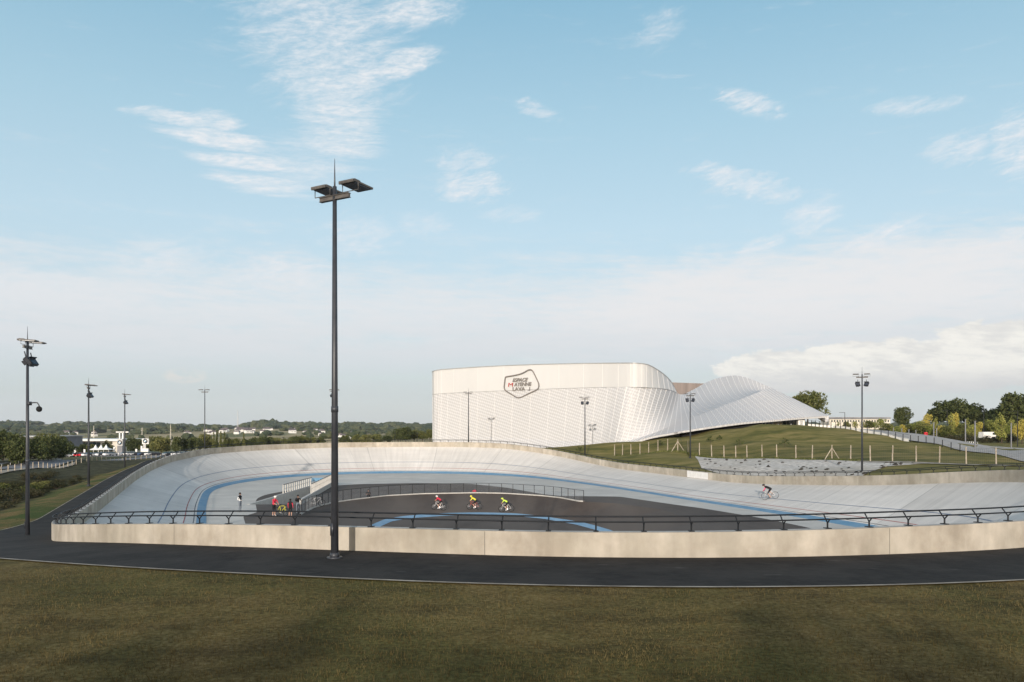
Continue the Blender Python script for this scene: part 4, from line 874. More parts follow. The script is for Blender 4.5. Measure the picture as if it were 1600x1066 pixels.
def hx(px, py): p, n = at(px, py); return (p.x, p.y)
topE = [gxy(px, float(fY(px))-1.2) for px in (1086,1130,1180,1230,1280,1330,1380,1415,1440,1455)]
def wallat(px, off):   # point off metres outside the far right wall in direction px
    r = np.array([800+F*q[0]/q[1] for q in PO]); c = [(abs(r[i]-px), i) for i in range(NS) if not facing[i] and PO[i,1] > 50]; i = min(c)[1]; q = PO[i]+nor[i]*off; return (float(q[0]), float(q[1]))
botE = [gxy(1096,104), wallat(1135,1.0), wallat(1170,1.0), wallat(1205,1.0), wallat(1240,1.0), wallat(1275,1.2), wallat(1308,2.2), gxy(1370,89.5), gxy(1420,90.5), gxy(1455,91)]
struct_gravel = drape('gravel_basin', (resamp(botE, 40), resamp(topE, 40)), M['gravel'], .05, 24)
drape('dirt_track', (resamp([gxy(1340,96.5), gxy(1430,91), gxy(1510,88), gxy(1600,83), gxy(1650,80)], 20), resamp([gxy(1340,98.5), gxy(1430,93.4), gxy(1510,89.4), gxy(1600,84.4), gxy(1650,81.4)], 20)), M['edging'], .09, 4)
rs = np.random.RandomState(21); rk_ = bmesh.new(); bmesh.ops.create_icosphere(rk_, subdivisions=2, radius=.2)
for v in rk_.verts: v.co *= 1+.3*math.sin(v.co.x*31+v.co.y*17); v.co.z *= .5
rme = bpy.data.meshes.new('stone'); rk_.to_mesh(rme); rk_.free(); rme.materials.append(M['rock'])
bE = resamp(botE, 60); tE = resamp(topE, 60)
for k in range(90):
    i = rs.randint(2, 52); t = rs.uniform(.08, .95); x = bE[i][0]*(1-t)+tE[i][0]*t; y = bE[i][1]*(1-t)+tE[i][1]*t
    o = bpy.data.objects.new('stone', rme); C.objects.link(o); s_ = rs.uniform(.3,.95); o.location = (x, y, gz(x,y)+.1); o.scale = (s_*1.4, s_, s_); o.rotation_euler = (0,0,rs.uniform(0,6)); tag(o, 'small dark stone scattered on the pale gravel basin', 'stone', 'dark stones on the gravel basin')
# grass tufts along the fence foot above the basin
b = MB(); rs = np.random.RandomState(3)
for _ in range(5200):
    px = rs.uniform(960, 1345); Y = float(fY(px))+rs.normal()*.5-.3; x = (px-800)/F*Y; z = gz(x, Y); h_ = rs.uniform(.12,.34); a = rs.uniform(0, 6.28); w_ = .05
    b.add([(x-w_*math.cos(a), Y-w_*math.sin(a), z), (x+w_*math.cos(a), Y+w_*math.sin(a), z), (x+rs.uniform(-.1,.1), Y+rs.uniform(-.1,.1), z+h_)], [(0,1,2)])
tag(b.build('rough_grass', M['leaf_mid']), kind='stuff')
# ------------------------------------------------------------------ plaza, walkway and street furniture at right
wk = [(1262,151),(1300,149.5),(1350,142),(1420,132),(1500,119.5),(1600,101),(1660,92)]
drape('walkway', (resamp([gxy(1290,152), gxy(1360,143.5), gxy(1440,131), gxy(1520,119), gxy(1610,103), gxy(1690,96)], 40), resamp([gxy(1290,158), gxy(1350,160), gxy(1420,190), gxy(1500,190), gxy(1600,168), gxy(1700,160)], 40)), M['roadg'], .12, 12)
lw = thing('low_kerb_wall', 'low pale wall following the crest of the grass mound at right', 'wall')
cr_ = resamp([gxy(px, Y+1.2) for px, Y in wk[:4]], 30); mb = MB()
mb.grid([[(x,y,gz(x,y)-.2) for x,y in cr_], [(x,y,gz(x,y)+.42) for x,y in cr_], [(x+.1,y+.35,gz(x,y)+.42) for x,y in cr_], [(x+.1,y+.35,gz(x,y)-.2) for x,y in cr_]]); o = mb.build('wall_body', M['white'], lw); recalc(o)
cf = thing('crest_railing', 'thin dark railing with posts along the crest of the mound', 'railing')
for x, y in resamp([gxy(px, Y+1.0) for px, Y in wk[:5]], 26): MB().box((x, y, gz(x,y)+.55), (.09,.09,1.2)).build('post', M['dark'], cf)
MB().path([(x,y-.2,gz(x,y)+1.1) for x,y in cr_], .02, 4).path([(x,y-.2,gz(x,y)+.7) for x,y in cr_], .012, 4).build('wire', M['dark'], cf)
wb_ = gp(1251, 151.5); t = MB(); t.box((0,0,.5), (1.25,.9,1.0)).box((0,-.47,.48), (.5,.03,.8), mi=1); o = t.build('white_cabin', [M['white'], M['galv']], bevel=.04); o.location = wb_; tag(o, 'small white cabin on the mound crest under the roof tip', 'cabin')
for k, (px, Y, h_, m_) in enumerate([(1322,170,12,'dark'),(1396,200,21,'galv'),(1409,190,22,'galv'),(1431,196,20,'galv'),(1459,160,28,'galv'),(1463.5,190,24,'galv'),(1508.5,150,36,'galv'),(1523.5,125,43,'galv'),(1580,150,40,'galv'),(1420,175,20,'galv')]):
    p = gp(px, Y); o = MB().tube((0,0,-.2), (0,0,h_*Y/F),   .11 if m_=='galv' else .07, .10 if m_=='galv' else .06, n=10).box((0,0,h_*Y/F-.05), (.24,.24,.1)).box((0,0,.03), (.4,.4,.06)).build('bollard_column', M['roofg' if m_ == 'galv' else m_]); o.location = p
    tag(o, f'plain upright metal column on the plaza, {ORD[k]} listed of the columns ' if 0 else f'plain slim upright metal column beside the plaza, standing {["by the mound crest at left","behind the first stake right of the mast","between two left columns of the plaza","in front of golden trees","nearest the red bin","just right of the red bin column","left of the cycle hoops","tallest, right of the cycle hoops","alone near the right edge","thin one left of the red bin"][k]}', 'column', 'metal columns on the plaza')
for k, (px, Y, h_) in enumerate([(1480,215,46),(1590,180,56),(1537,215,52),(1320,230,26)]):
    p = gp(px, Y); hh = h_*Y/F; t = thing('street_lamp', f'dark street lamp with a short flat arm, {ORD[k] if k<3 else "far one by the long pale building"}{" from the plaza centre" if k<3 else ""}', 'street lamp', p, 0, 'street lamps on the plaza')
    MB().tube((0,0,-.2), (0,0,hh), .12, .07, n=8).build('pole', M['dark'], t); MB().box((-.8,0,hh-.05), (1.6,.14,.10)).build('arm', M['dark'], t)
p = gp(1446.5, 158); t = MB(); t.tube((0,0,0), (0,0,.9), .36, n=16).tube((0,0,.9), (0,0,1.15), .38, .30, n=16).box((0,-.34,.85), (.3,.06,.15), mi=1); o = t.build('litter_bin', [M['red'], M['black']]); o.location = p; tag(o, 'bright red litter bin standing on the plaza', 'bin')
for k in range(5):
    p = gp(1513+k*3.2, 165); o = MB().path([(0,-.4,-.1), (0,-.4,1.0), (0,.4,1.0), (0,.4,-.1)], .045, 6).box((0,0,.1), (.3,.9,.2)).build('cycle_hoop', M['white']); o.location = p; tag(o, f'white cycle hoop on the plaza, {ORD[k]} from the left in its row', 'cycle hoop', 'cycle hoops on the plaza')
lb = thing('long_terrace_block', 'long pale two-storey building with dark roof line on the right horizon', 'building'); b0 = blk(lb, 'wall', 1296, 1391, 655, 420, 12, M['cream']); blk(lb, 'roof', 1294, 1392, 652, 419, 14, M['roofg'], H-(654.6-HZ)*419/F)
for k in range(22): blk(lb, 'window', 1299+k*4.2, 1301+k*4.2, 656.5, 419.85, .2, M['glass'], H-(659.5-HZ)*419.85/F)
van = thing('white_van', 'small white van parked behind the shrubs at right', 'van', gp(1541, 212, .05), .3); MB().box((0,0,1.15), (3.6,1.8,1.7)).box((2.0,0,.75), (.9,1.75,.9)).build('body', M['white'], van, bevel=.12); MB().box((1.55,0,1.5), (.75,1.83,.55)).build('window', M['glass'], van)
for x in (-1.2,1.7):
    for y in (-.85,.85): MB().tube((x,y-.1,.32), (x,y+.1,.32), .34, n=12).build('wheel', M['rubber'], van)
gp_ = gp(1600, 150)
# ------------------------------------------------------------------ bicycles and people
def bike(loc, basis, frame_m, label, name='bicycle', fork_m=None, wheel_m='rubber', steer=0):
    t = thing(name, label, 'bicycle'); t.matrix_world = Matrix.Translation(loc) @ basis.to_4x4()
    for x in (-.5, .5):
        w_ = MB(); n = 28
        w_.path([(x+.33*math.cos(a), 0, .34+.33*math.sin(a)) for a in np.linspace(0, 2*math.pi, n, endpoint=False)], .016, 6, True)
        wh = w_.build('wheel', M['rubber'], t); w2 = MB(); w2.path([(x+.305*math.cos(a), 0, .34+.305*math.sin(a)) for a in np.linspace(0, 2*math.pi, n, endpoint=False)], .014, 5, True).tube((x,-.04,.34), (x,.04,.34), .025)
        w2.build('rim', M[wheel_m], wh); s_ = MB()
        for a in np.linspace(0, 2*math.pi, 14, endpoint=False): s_.tube((x,0,.34), (x+.3*math.cos(a), 0, .34+.3*math.sin(a)), .003, n=3)
        s_.build('spokes', M['steel'], wh)
    f = MB(); bb = (-.08,0,.28); se = (-.22,0,.82); hd_ = (.36,0,.86); hl = (.38,0,.74)
    for a, b_ in ((bb,se),(se,hd_),(bb,hl),(hd_,hl)): f.tube(a, b_, .018, n=8)
    for s_ in (-.04,.04): f.tube((-.08,s_*.6,.28), (-.5,s_,.34), .011).tube(se, (-.5,s_,.34), .010)
    f.build('frame', frame_m, t, True)
    fo = MB(); 
    for s_ in (-.045,.045): fo.path([(.38,s_,.74), (.42,s_,.55), (.5,s_,.34)], .012)
    fo.build('fork', fork_m or frame_m, t, True)
    hb = MB(); hb.tube((.36,0,.86), (.42,0,.93), .016); 
    for s_ in (-1,1): hb.path([(.42,0,.93), (.42,s_*.20,.93), (.50,s_*.21,.92), (.53,s_*.21,.86), (.47,s_*.21,.80)], .013)
    hb.build('handlebar', M['black'], t, True)
    sd = MB(); sd.tube(se, (-.24,0,.93), .013).ell((-.22,0,.95), (.14,.065,.03)).ell((-.10,0,.955), (.08,.03,.02)); sd.build('saddle', M['black'], t, True)
    ck_ = MB(); ck_.tube((-.08,-.03,.28), (-.08,.03,.28), .09, n=16); ck_.tube((-.08,.06,.28), (.04,.08,.16), .012).tube((-.08,-.06,.28), (-.20,-.08,.40), .012).box((.04,.13,.16), (.09,.09,.02)).box((-.2,-.13,.4), (.09,.09,.02)); ck_.build('crank', M['steel'], t)
    return t
def person(J, loc, basis, cols, label, hair=None, helmet=None, look=(1,0,0), scale=1.0, group=None):
    """J: joint name -> position (facing +X); one continuous skinned body, clothing by face material"""
    V = {k: Vector(v)*scale for k, v in J.items()}
    nm = []; co = []; rad_ = []; ed = []
    def v(name, p, r): nm.append(name); co.append(Vector(p)); rad_.append(r*scale); return len(co)-1
    pel = v('hipc', V['pelvis'], .135); wa = v('torso', V['pelvis'].lerp(V['chest'], .45), .118); ch = v('torso', V['chest'], .150); nb = v('torso', V['neck'], .062); ed += [(pel,wa),(wa,ch),(ch,nb)]
    hb_ = v('head', V['neck'].lerp(V['head'], .55), .052); ed.append((nb,hb_))
    hd_ = v('head', V['head'], .088); ed.append((hb_, hd_)); hd2 = v('head', V['head']+(V['head']-V['neck']).normalized()*.075*scale, .062); ed.append((hd_,hd2))
    for s in 'LR':
        sh_ = v('torso', V['sh'+s], .062); el = v('arm', V['el'+s], .042); mid_ = v('arm', V['sh'+s].lerp(V['el'+s], .45), .052); wr = v('fore', V['wr'+s], .027); fm = v('fore', V['el'+s].lerp(V['wr'+s], .35), .041)
        ed += [(ch,sh_),(sh_,mid_),(mid_,el),(el,fm),(fm,wr)]
        d = (V['wr'+s]-V['el'+s]).normalized(); hd0 = v('hand', V['wr'+s]+d*.05*scale, .034); ed.append((wr,hd0)); side = d.cross(Vector((0,0,1))).normalized() if abs(d.z) < .9 else Vector((1,0,0))
        palm = d.cross(side).normalized()
        for q, ln in ((-.03,.055),(-.01,.07),(.01,.075),(.03,.065)):
            a = v('hand', V['wr'+s]+d*.085*scale+side*q*scale, .011); b_ = v('hand', V['wr'+s]+d*(.085+ln*.55)*scale+side*q*1.15*scale+palm*.008*scale, .009); c_ = v('hand', V['wr'+s]+d*(.085+ln*.9)*scale+side*q*1.15*scale+palm*.03*scale, .008); ed += [(a,b_),(b_,c_)]
        a = v('hand', V['wr'+s]+d*.04*scale+side*.03*scale, .013); b_ = v('hand', V['wr'+s]+d*.075*scale+side*.065*scale+palm*.012*scale, .010); ed += [(a,b_)]
        hp = v('leg', V['hip'+s], .095); tm = v('leg', V['hip'+s].lerp(V['kn'+s], .4), .085); kn = v('leg', V['kn'+s], .056); cm = v('calf', V['kn'+s].lerp(V['an'+s], .3), .056); an = v('calf', V['an'+s], .036); ed += [(pel,hp),(hp,tm),(tm,kn),(kn,cm),(cm,an)]
        td = (V['to'+s]-V['an'+s]); bl = v('foot', V['an'+s]+td*.55, .040); to = v('foot', V['to'+s], .028); hl = v('foot', V['an'+s]-Vector((td.x,td.y,0)).normalized()*.04*scale+Vector((0,0,-.045*scale)), .034); ed += [(an,bl),(bl,to),(an,hl)]
    me = bpy.data.meshes.new('person'); me.from_pydata([tuple(c) for c in co], ed, []); o = bpy.data.objects.new('tmp', me); C.objects.link(o)
    o.modifiers.new('s', 'SKIN').use_smooth_shade = True; sk = me.skin_vertices[0].data
    for i, r in enumerate(rad_): sk[i].radius = (r, r)
    sk[0].use_root = True
    sb_ = o.modifiers.new('u', 'SUBSURF'); sb_.levels = 1; sb_.render_levels = 1; bpy.context.view_layer.update()
    nm_ = bpy.data.meshes.new_from_object(o.evaluated_get(bpy.context.evaluated_depsgraph_get())); bpy.data.objects.remove(o)
    keys = ['head','torso','arm','fore','hand','hipc','leg','calf','foot']; nm_.materials.clear()
    for k in keys: nm_.materials.append(M[cols.get(k, 'skin')])
    CO = np.array([tuple(c) for c in co])
    for p in nm_.polygons:
        d = ((CO-np.array(tuple(p.center)))**2).sum(1)-np.array(rad_)**2; p.material_index = keys.index(nm[int(d.argmin())])
    ob = bpy.data.objects.new('person', nm_); C.objects.link(ob); ob.matrix_world = Matrix.Translation(loc) @ basis.to_4x4(); tag(ob, label, 'person', group)
    # face: nose, eyes, mouth, ears as one small feature mesh; hair or helmet
    lk = Vector(look).normalized(); hc = V['head']+Vector((0,0,.01)); up = (V['head']-V['neck']).normalized(); up = (up-lk*up.dot(lk)).normalized(); sd_ = up.cross(lk); rt = Matrix((lk, sd_, up)).transposed()
    fc = MB(); fc.ell(hc+lk*.095*scale-up*.015*scale, (.022*scale,.012*scale,.024*scale), rt, 6, 5)
    for s in (-1,1): fc.ell(hc+sd_*s*.088*scale-up*.01*scale, (.016*scale,.008*scale,.028*scale), rt, 6, 5).ell(hc+lk*.082*scale+sd_*s*.032*scale+up*.012*scale, (.008*scale,.012*scale,.008*scale), rt, 6, 5, 1)
    fc.ell(hc+lk*.082*scale-up*.052*scale, (.008*scale,.024*scale,.006*scale), rt, 6, 5, 1); fc.build('face', [M['skin'], M['hair']], ob, True)
    if helmet:
        hm_ = MB(); hm_.ell(hc-lk*.015*scale+up*.05*scale, (.135*scale,.105*scale,.085*scale), rt, 14, 9); hm_.build('helmet', M[helmet], ob, True)
    if hair:
        hm_ = MB(); hm_.ell(hc-lk*.022*scale+up*.030*scale, (.104*scale,.100*scale,.105*scale), rt, 12, 8); hm_.build('hair', M[hair], ob, True)
    return ob
def stand(**kw):
    J = dict(pelvis=(0,0,.95), chest=(0,0,1.30), neck=(.0,0,1.50), head=(.02,0,1.62), shL=(0,.19,1.42), shR=(0,-.19,1.42), elL=(-.02,.25,1.13), elR=(-.02,-.25,1.13), wrL=(.08,.24,.88), wrR=(.08,-.24,.88),
             hipL=(0,.09,.90), hipR=(0,-.09,.90), knL=(.02,.11,.50), knR=(.02,-.11,.50), anL=(-.02,.12,.09), anR=(-.02,-.12,.09), toL=(.15,.15,.03), toR=(.15,-.15,.03)); J.update(kw); return J
def Rz(deg): return Matrix.Rotation(math.radians(deg), 3, 'Z')
c_st = dict(torso='blackc', arm='whitec', fore='whitec', hipc='grey', leg='grey', calf='grey', foot='blackc')
person(stand(wrL=(.16,.05,1.05), wrR=(.16,-.05,1.05), elL=(-.06,.25,1.12), elR=(-.06,-.25,1.12)), Z0(375,800), Rz(-20), c_st, 'standing person in black vest and grey jeans alone on the pale apron', hair='hair')
person(stand(pelvis=(-.03,0,.95), chest=(.06,0,1.29), neck=(.12,0,1.48), head=(.16,0,1.60), shL=(.08,.19,1.41), shR=(.08,-.19,1.41), elL=(.18,.27,1.15), elR=(.20,-.22,1.15), wrL=(.42,.16,1.0), wrR=(.42,-.10,1.0)), Z0(428,806.5), Rz(-30), dict(torso='redc', arm='redc', fore='skin', hipc='blackc', leg='blackc', calf='skin', foot='whitec'), 'standing rider in red jersey and white helmet holding a yellow bicycle', helmet='whitec')
bike(Z0(433.5,807)+Vector((.15,.55,0)), Rz(-28) @ Matrix.Rotation(math.radians(-6), 3, 'X'), M['yel'], 'yellow bicycle held upright by the rider in the white helmet')
person(stand(), Z0(453.7,807.5), Rz(80), dict(torso='blackc', arm='redc', fore='redc', hipc='blackc', leg='blackc', calf='skin', foot='whitec'), 'younger person seen from behind in black vest with red sleeves', hair='hair', scale=.88)
person(stand(elL=(.14,.27,1.20), elR=(.12,-.27,1.18), wrL=(.26,.06,1.48), wrR=(.22,-.08,1.40)), Z0(465.5,803.5), Rz(-60), dict(torso='blackc', arm='blackc', fore='blackc', hipc='grey', leg='grey', calf='grey', foot='blackc'), 'standing person in black top and grey jeans with hands raised to the face', hair='hair', scale=.97)
# person sitting behind the mesh fence
sit = dict(pelvis=(0,0,.13), chest=(.04,0,.46), neck=(.08,0,.65), head=(.10,0,.78), shL=(.04,.18,.58), shR=(.04,-.18,.58), elL=(.22,.24,.36), elR=(.22,-.24,.36), wrL=(.42,.12,.42), wrR=(.42,-.12,.42), hipL=(.04,.09,.12), hipR=(.04,-.09,.12), knL=(.42,.13,.46), knR=(.42,-.13,.46), anL=(.60,.13,.08), anR=(.60,-.13,.08), toL=(.76,.14,.03), toR=(.76,-.14,.03))
person(sit, Z0(575.5,777.5), Rz(-80), dict(torso='blackc', arm='blackc', fore='skin', hipc='blackc', leg='blackc', calf='blackc', foot='whitec'), 'person in dark clothes sitting on the ground behind the mesh fence', hair='hair')
bike(Z0(493,792)+Vector((0,.35,0)), Rz(15) @ Matrix.Rotation(math.radians(8), 3, 'X'), M['white'], 'white bicycle leaning behind the mesh fence near its left end')
o = MB().ell((0,0,.12), (.28,.14,.13)).path([(-.15,0,.2), (0,0,.32), (.15,0,.2)], .015).build('bag', M['redc'], None, True); o.location = Z0(741.5,769.2); tag(o, 'small red bag lying by the top of the inner kerb', 'bag')
ride = dict(pelvis=(-.24,0,1.02), chest=(.10,0,1.22), neck=(.27,0,1.31), head=(.37,0,1.40), shL=(.18,.18,1.24), shR=(.18,-.18,1.24), elL=(.34,.25,1.06), elR=(.34,-.25,1.06), wrL=(.46,.21,.94), wrR=(.46,-.21,.94),
            hipL=(-.23,.09,.97), hipR=(-.23,-.09,.97), knL=(.12,.11,.64), knR=(.06,-.11,.80), anL=(-.04,.12,.24), anR=(-.24,-.12,.48), toL=(.10,.13,.17), toR=(-.10,-.13,.42))
def cyclist(p, n, head, lean, cols, jersey_label, bike_label, fm, helmet, wheel_m='rubber'):
    fwd = Vector(head); fwd = (fwd-n*fwd.dot(n)).normalized(); up = n.copy(); up = (Matrix.Rotation(math.radians(lean), 3, fwd) @ up); side = up.cross(fwd); B_m = Matrix((fwd, side, up)).transposed()
    bike(p, B_m, fm, bike_label, wheel_m=wheel_m); person(ride, p, B_m, cols, jersey_label, helmet=helmet, look=(.94,0,.1))
M['lightframe'] = mat('white_frame', (.70,.66,.64)); M['redf'] = mat('red_frame', (.45,.08,.06))
p, n = at(1204.5, 780, tbvh); n = n if n.z > 0 else -n
cyclist(p, n, (-.78,.50,0), 0, dict(torso='blackc', arm='pinkc', fore='pinkc', hipc='blackc', leg='blackc', calf='skin', foot='blackc'), 'cyclist in black jersey with pink sleeves riding alone on the pale banking', 'white racing bicycle ridden alone on the pale banking', M['lightframe'], 'black', 'galv')
def up_(n): return n if n.z > 0 else -n
for (px, py), col, lab, fm, hm_ in (((685,797),'redc','cyclist in red jersey leading the trio on the dark inner bank',M['lightframe'],'whitec'),((741,796.5),'yel','cyclist in yellow jersey and helmet in the middle of the trio',M['redf'],'yel'),((791.5,800),'lime','cyclist in lime jersey last of the trio on the dark inner bank',M['lightframe'],'lime')):
    p, n = at(px, py, ibvh); cyclist(p, up_(n), (-1,-.05+(.12 if px < 700 else 0),0), 22, dict(torso=col, arm=col, fore='skin', hipc='blackc' if col != 'redc' else 'redc', leg='blackc', calf='skin', foot='whitec'), lab, 'racing bicycle ridden by the '+lab.split(' leading')[0].split(' in the middle')[0].split(' last')[0], fm, hm_)
# ------------------------------------------------------------------ near lawn blades, pale panel on the right wall
rs = np.random.RandomState(2); n = 80000; vs = np.zeros((n*3, 3)); k = 0
Yb = 10.5+rs.rand(n)**1.4*12.5; Xb = (rs.rand(n)-.5)*2*Yb*.70
i3 = np.arange(n); a = rs.rand(n)*6.28; hh = rs.uniform(.03, .085, n)*(.7+.5*np.sin(Xb*1.7+np.sin(Yb*2.3)*2)**2); wd = rs.uniform(.004, .009, n)
zg = np.array([3.9]*n)
gx = np.linspace(-17, 17, 35); gy = np.linspace(10, 24, 16); Zt = np.array([[gz(x, y) for x in gx] for y in gy])
def bil(x, y):
    u = np.clip((x+17)/1.0, 0, 33.99); v = np.clip((y-10)/(14/15), 0, 14.99); iu = u.astype(int); iv_ = v.astype(int); fu = u-iu; fv = v-iv_
    return Zt[iv_, iu]*(1-fu)*(1-fv)+Zt[iv_, iu+1]*fu*(1-fv)+Zt[iv_+1, iu]*(1-fu)*fv+Zt[iv_+1, iu+1]*fu*fv
# keep off the path: outside ring distance > 4.5 m
D = np.min([np.hypot(Xb-q[0], Yb-q[1]) for q in PO[facing][::6]], axis=0)
keep = D > 4.6; Xb, Yb, a, hh, wd = Xb[keep], Yb[keep], a[keep], hh[keep], wd[keep]; n = len(Xb); zg = bil(Xb, Yb)-.01
vs = np.zeros((n, 3, 3)); dx = np.cos(a)*wd; dy = np.sin(a)*wd
vs[:, 0] = np.stack([Xb-dx, Yb-dy, zg], 1); vs[:, 1] = np.stack([Xb+dx, Yb+dy, zg], 1); vs[:, 2] = np.stack([Xb+rs.normal(size=n)*.02, Yb+rs.normal(size=n)*.02, zg+hh], 1)
me = bpy.data.meshes.new('lawn'); me.from_pydata([tuple(q) for q in vs.reshape(-1, 3)], [], [(3*i, 3*i+1, 3*i+2) for i in range(n)])
M['blade'] = leafmat('grass_blades', [(.065,.046,.016), (.14,.104,.038), (.25,.19,.085)], 0); me.materials.append(M['blade']); o = bpy.data.objects.new('lawn', me); C.objects.link(o); tag(o, kind='stuff')
cand = [i for i in range(NS) if not facing[i] and PO[i,1] > 80 and 1075 < pxo[i] < 1112]
mb = MB(); mb.grid([[tuple(PI_[i]+nor[i]*(WI-.02))+(ZB[i]+.03,) for i in cand], [tuple(PI_[i]+nor[i]*(WI-.02))+(ZT[i]-.05,) for i in cand]])
o = mb.build('wall_panel', M['white']); tag(o, 'blank white panel fixed to the inside of the right-hand wall', 'panel')

rs = np.random.RandomState(90); bl = []
for k in range(44):
    x = -75+k*3.3+rs.uniform(-2,2); y = -52+rs.uniform(-5,5); hh_ = rs.uniform(13.0,14.8)
    bl += [((x+rs.uniform(-2.5,2.5), y+rs.uniform(-2,2), 3.9+hh_*rs.uniform(.18,.86)), (2.6*rs.uniform(.6,1.1), 2.4, 2.0*rs.uniform(.6,1))) for _ in range(10)]
tag(leaves(34000, bl, .72, rs).build('tree_belt', M['leaf_dark']), kind='stuff')
hz_ = MB(); hz_.box((0, 0, 110), (17000, 17000, 330)); ho = hz_.build('haze', None); ho.data.materials.clear()
hm_ = bpy.data.materials.new('haze_air'); hm_.use_nodes = True; hn = hm_.node_tree.nodes; hn.clear(); vo = hn.new('ShaderNodeVolumePrincipled'); ou = hn.new('ShaderNodeOutputMaterial'); hm_.node_tree.links.new(vo.outputs[0], ou.inputs['Volume'])
vo.inputs['Density'].default_value = .00005; vo.inputs['Color'].default_value = (.80,.88,1,1); ho.data.materials.append(hm_); tag(ho, kind='stuff')
# ------------------------------------------------------------------ world, sun, render
w = bpy.data.worlds.new('World'); S.world = w; w.use_nodes = True; N = w.node_tree.nodes; L = w.node_tree.links
bg = N['Background']; sky = N.new('ShaderNodeTexSky'); sky.sky_type = 'NISHITA'; sky.sun_disc = False
EL, AZ = math.radians(11), math.radians(9)
sky.sun_elevation = EL; sky.sun_rotation = math.pi+AZ; sky.air_density = 1.0; sky.dust_density = 1.0; sky.ozone_density = 1.0
def mth(op, a, b=None, c=None, clamp=False):
    x = N.new('ShaderNodeMath'); x.operation = op; x.use_clamp = clamp
    for i, v in enumerate([a, b, c]):
        if v is None: continue
        if isinstance(v, (int, float)): x.inputs[i].default_value = v
        else: L.new(v, x.inputs[i])
    return x.outputs[0]
tcw = N.new('ShaderNodeTexCoord'); spw = N.new('ShaderNodeSeparateXYZ'); L.new(tcw.outputs['Generated'], spw.inputs[0])
az_ = mth('ARCTAN2', spw.outputs[0], spw.outputs[1]); el_ = mth('ARCSINE', spw.outputs[2])
def nz(sx, sy, d=7, rough=.6, off=0, rot=0, dist=0):
    cb = N.new('ShaderNodeCombineXYZ'); L.new(az_, cb.inputs[0]); L.new(el_, cb.inputs[1]); cb.inputs[2].default_value = off
    mp = N.new('ShaderNodeMapping'); mp.inputs['Rotation'].default_value = (0,0,rot); L.new(cb.outputs[0], mp.inputs[0])
    m2 = N.new('ShaderNodeMapping'); m2.inputs['Scale'].default_value = (sx, sy, 1); L.new(mp.outputs[0], m2.inputs[0])
    n = N.new('ShaderNodeTexNoise'); n.inputs['Scale'].default_value = 1; n.inputs['Detail'].default_value = d; n.inputs['Roughness'].default_value = rough; n.inputs['Distortion'].default_value = dist
    L.new(m2.outputs[0], n.inputs[0]); return n.outputs['Fac']
def rng(f, a, b, c=0.0, d=1.0):
    x = N.new('ShaderNodeMapRange'); x.interpolation_type = 'SMOOTHSTEP'; x.inputs[1].default_value = a; x.inputs[2].default_value = b; x.inputs[3].default_value = c; x.inputs[4].default_value = d; L.new(f, x.inputs[0]); return x.outputs[0]
def blob(px, py, rx, ry, rot=0):      # soft elliptical region of the sky around a direction
    a0 = math.atan((px-800)/F); e0 = math.atan((HZ-py)/F*math.cos(a0)); dx = mth('SUBTRACT', az_, a0); dy = mth('SUBTRACT', el_, e0)
    c, s = math.cos(rot), math.sin(rot)
    u = mth('MULTIPLY', mth('ADD', mth('MULTIPLY', dx, c), mth('MULTIPLY', dy, s)), F/rx); v = mth('MULTIPLY', mth('SUBTRACT', mth('MULTIPLY', dy, c), mth('MULTIPLY', dx, s)), F/ry)
    r = mth('SQRT', mth('ADD', mth('MULTIPLY', u, u), mth('MULTIPLY', v, v))); return rng(r, 1.0, .15)
def MX(f, a, b):
    x = N.new('ShaderNodeMix'); x.data_type = 'RGBA'
    for i, v in ((0, f), (6, a), (7, b)):
        if isinstance(v, (int, float)): x.inputs[i].default_value = v
        elif isinstance(v, tuple): x.inputs[i].default_value = (*v, 1)
        else: L.new(v, x.inputs[i])
    return x.outputs[2]
K = 1/(.12*1.46)
def col(r, g, b): 
    f = lambda c: ((c/255+.055)/1.055)**2.4 if c > 10 else c/255/12.92
    return (f(r)*K, f(g)*K, f(b)*K)
rp_ = N.new('ShaderNodeValToRGB'); e = rp_.color_ramp.elements
stops = [(0.0,(200,207,210)),(.04,(192,203,210)),(.09,(190,206,216)),(.15,(192,213,225)),(.24,(188,214,228)),(.36,(168,204,221)),(.49,(139,186,210)),(.75,(110,160,192)),(1.0,(90,140,178))]
e[0].position = 0; e[0].color = (*[c/8 for c in col(*stops[0][1])], 1); e[1].position = 1; e[1].color = (*[c/8 for c in col(*stops[-1][1])], 1)
for p_, c_ in stops[1:-1]: q = e.new(p_); q.color = (*[c/8 for c in col(*c_)], 1)
L.new(mth('MAXIMUM', el_, 0.0), rp_.inputs[0])
scl = N.new('ShaderNodeVectorMath'); scl.operation = 'SCALE'; L.new(rp_.outputs[0], scl.inputs[0]); scl.inputs[3].default_value = 8
skyc = MX(.82, sky.outputs[0], scl.outputs[0])
def er(m, n, lo=.40, hi=.60, kk=.5): return rng(mth('MULTIPLY_ADD', m, kk, mth('SUBTRACT', n, kk)), lo, hi)
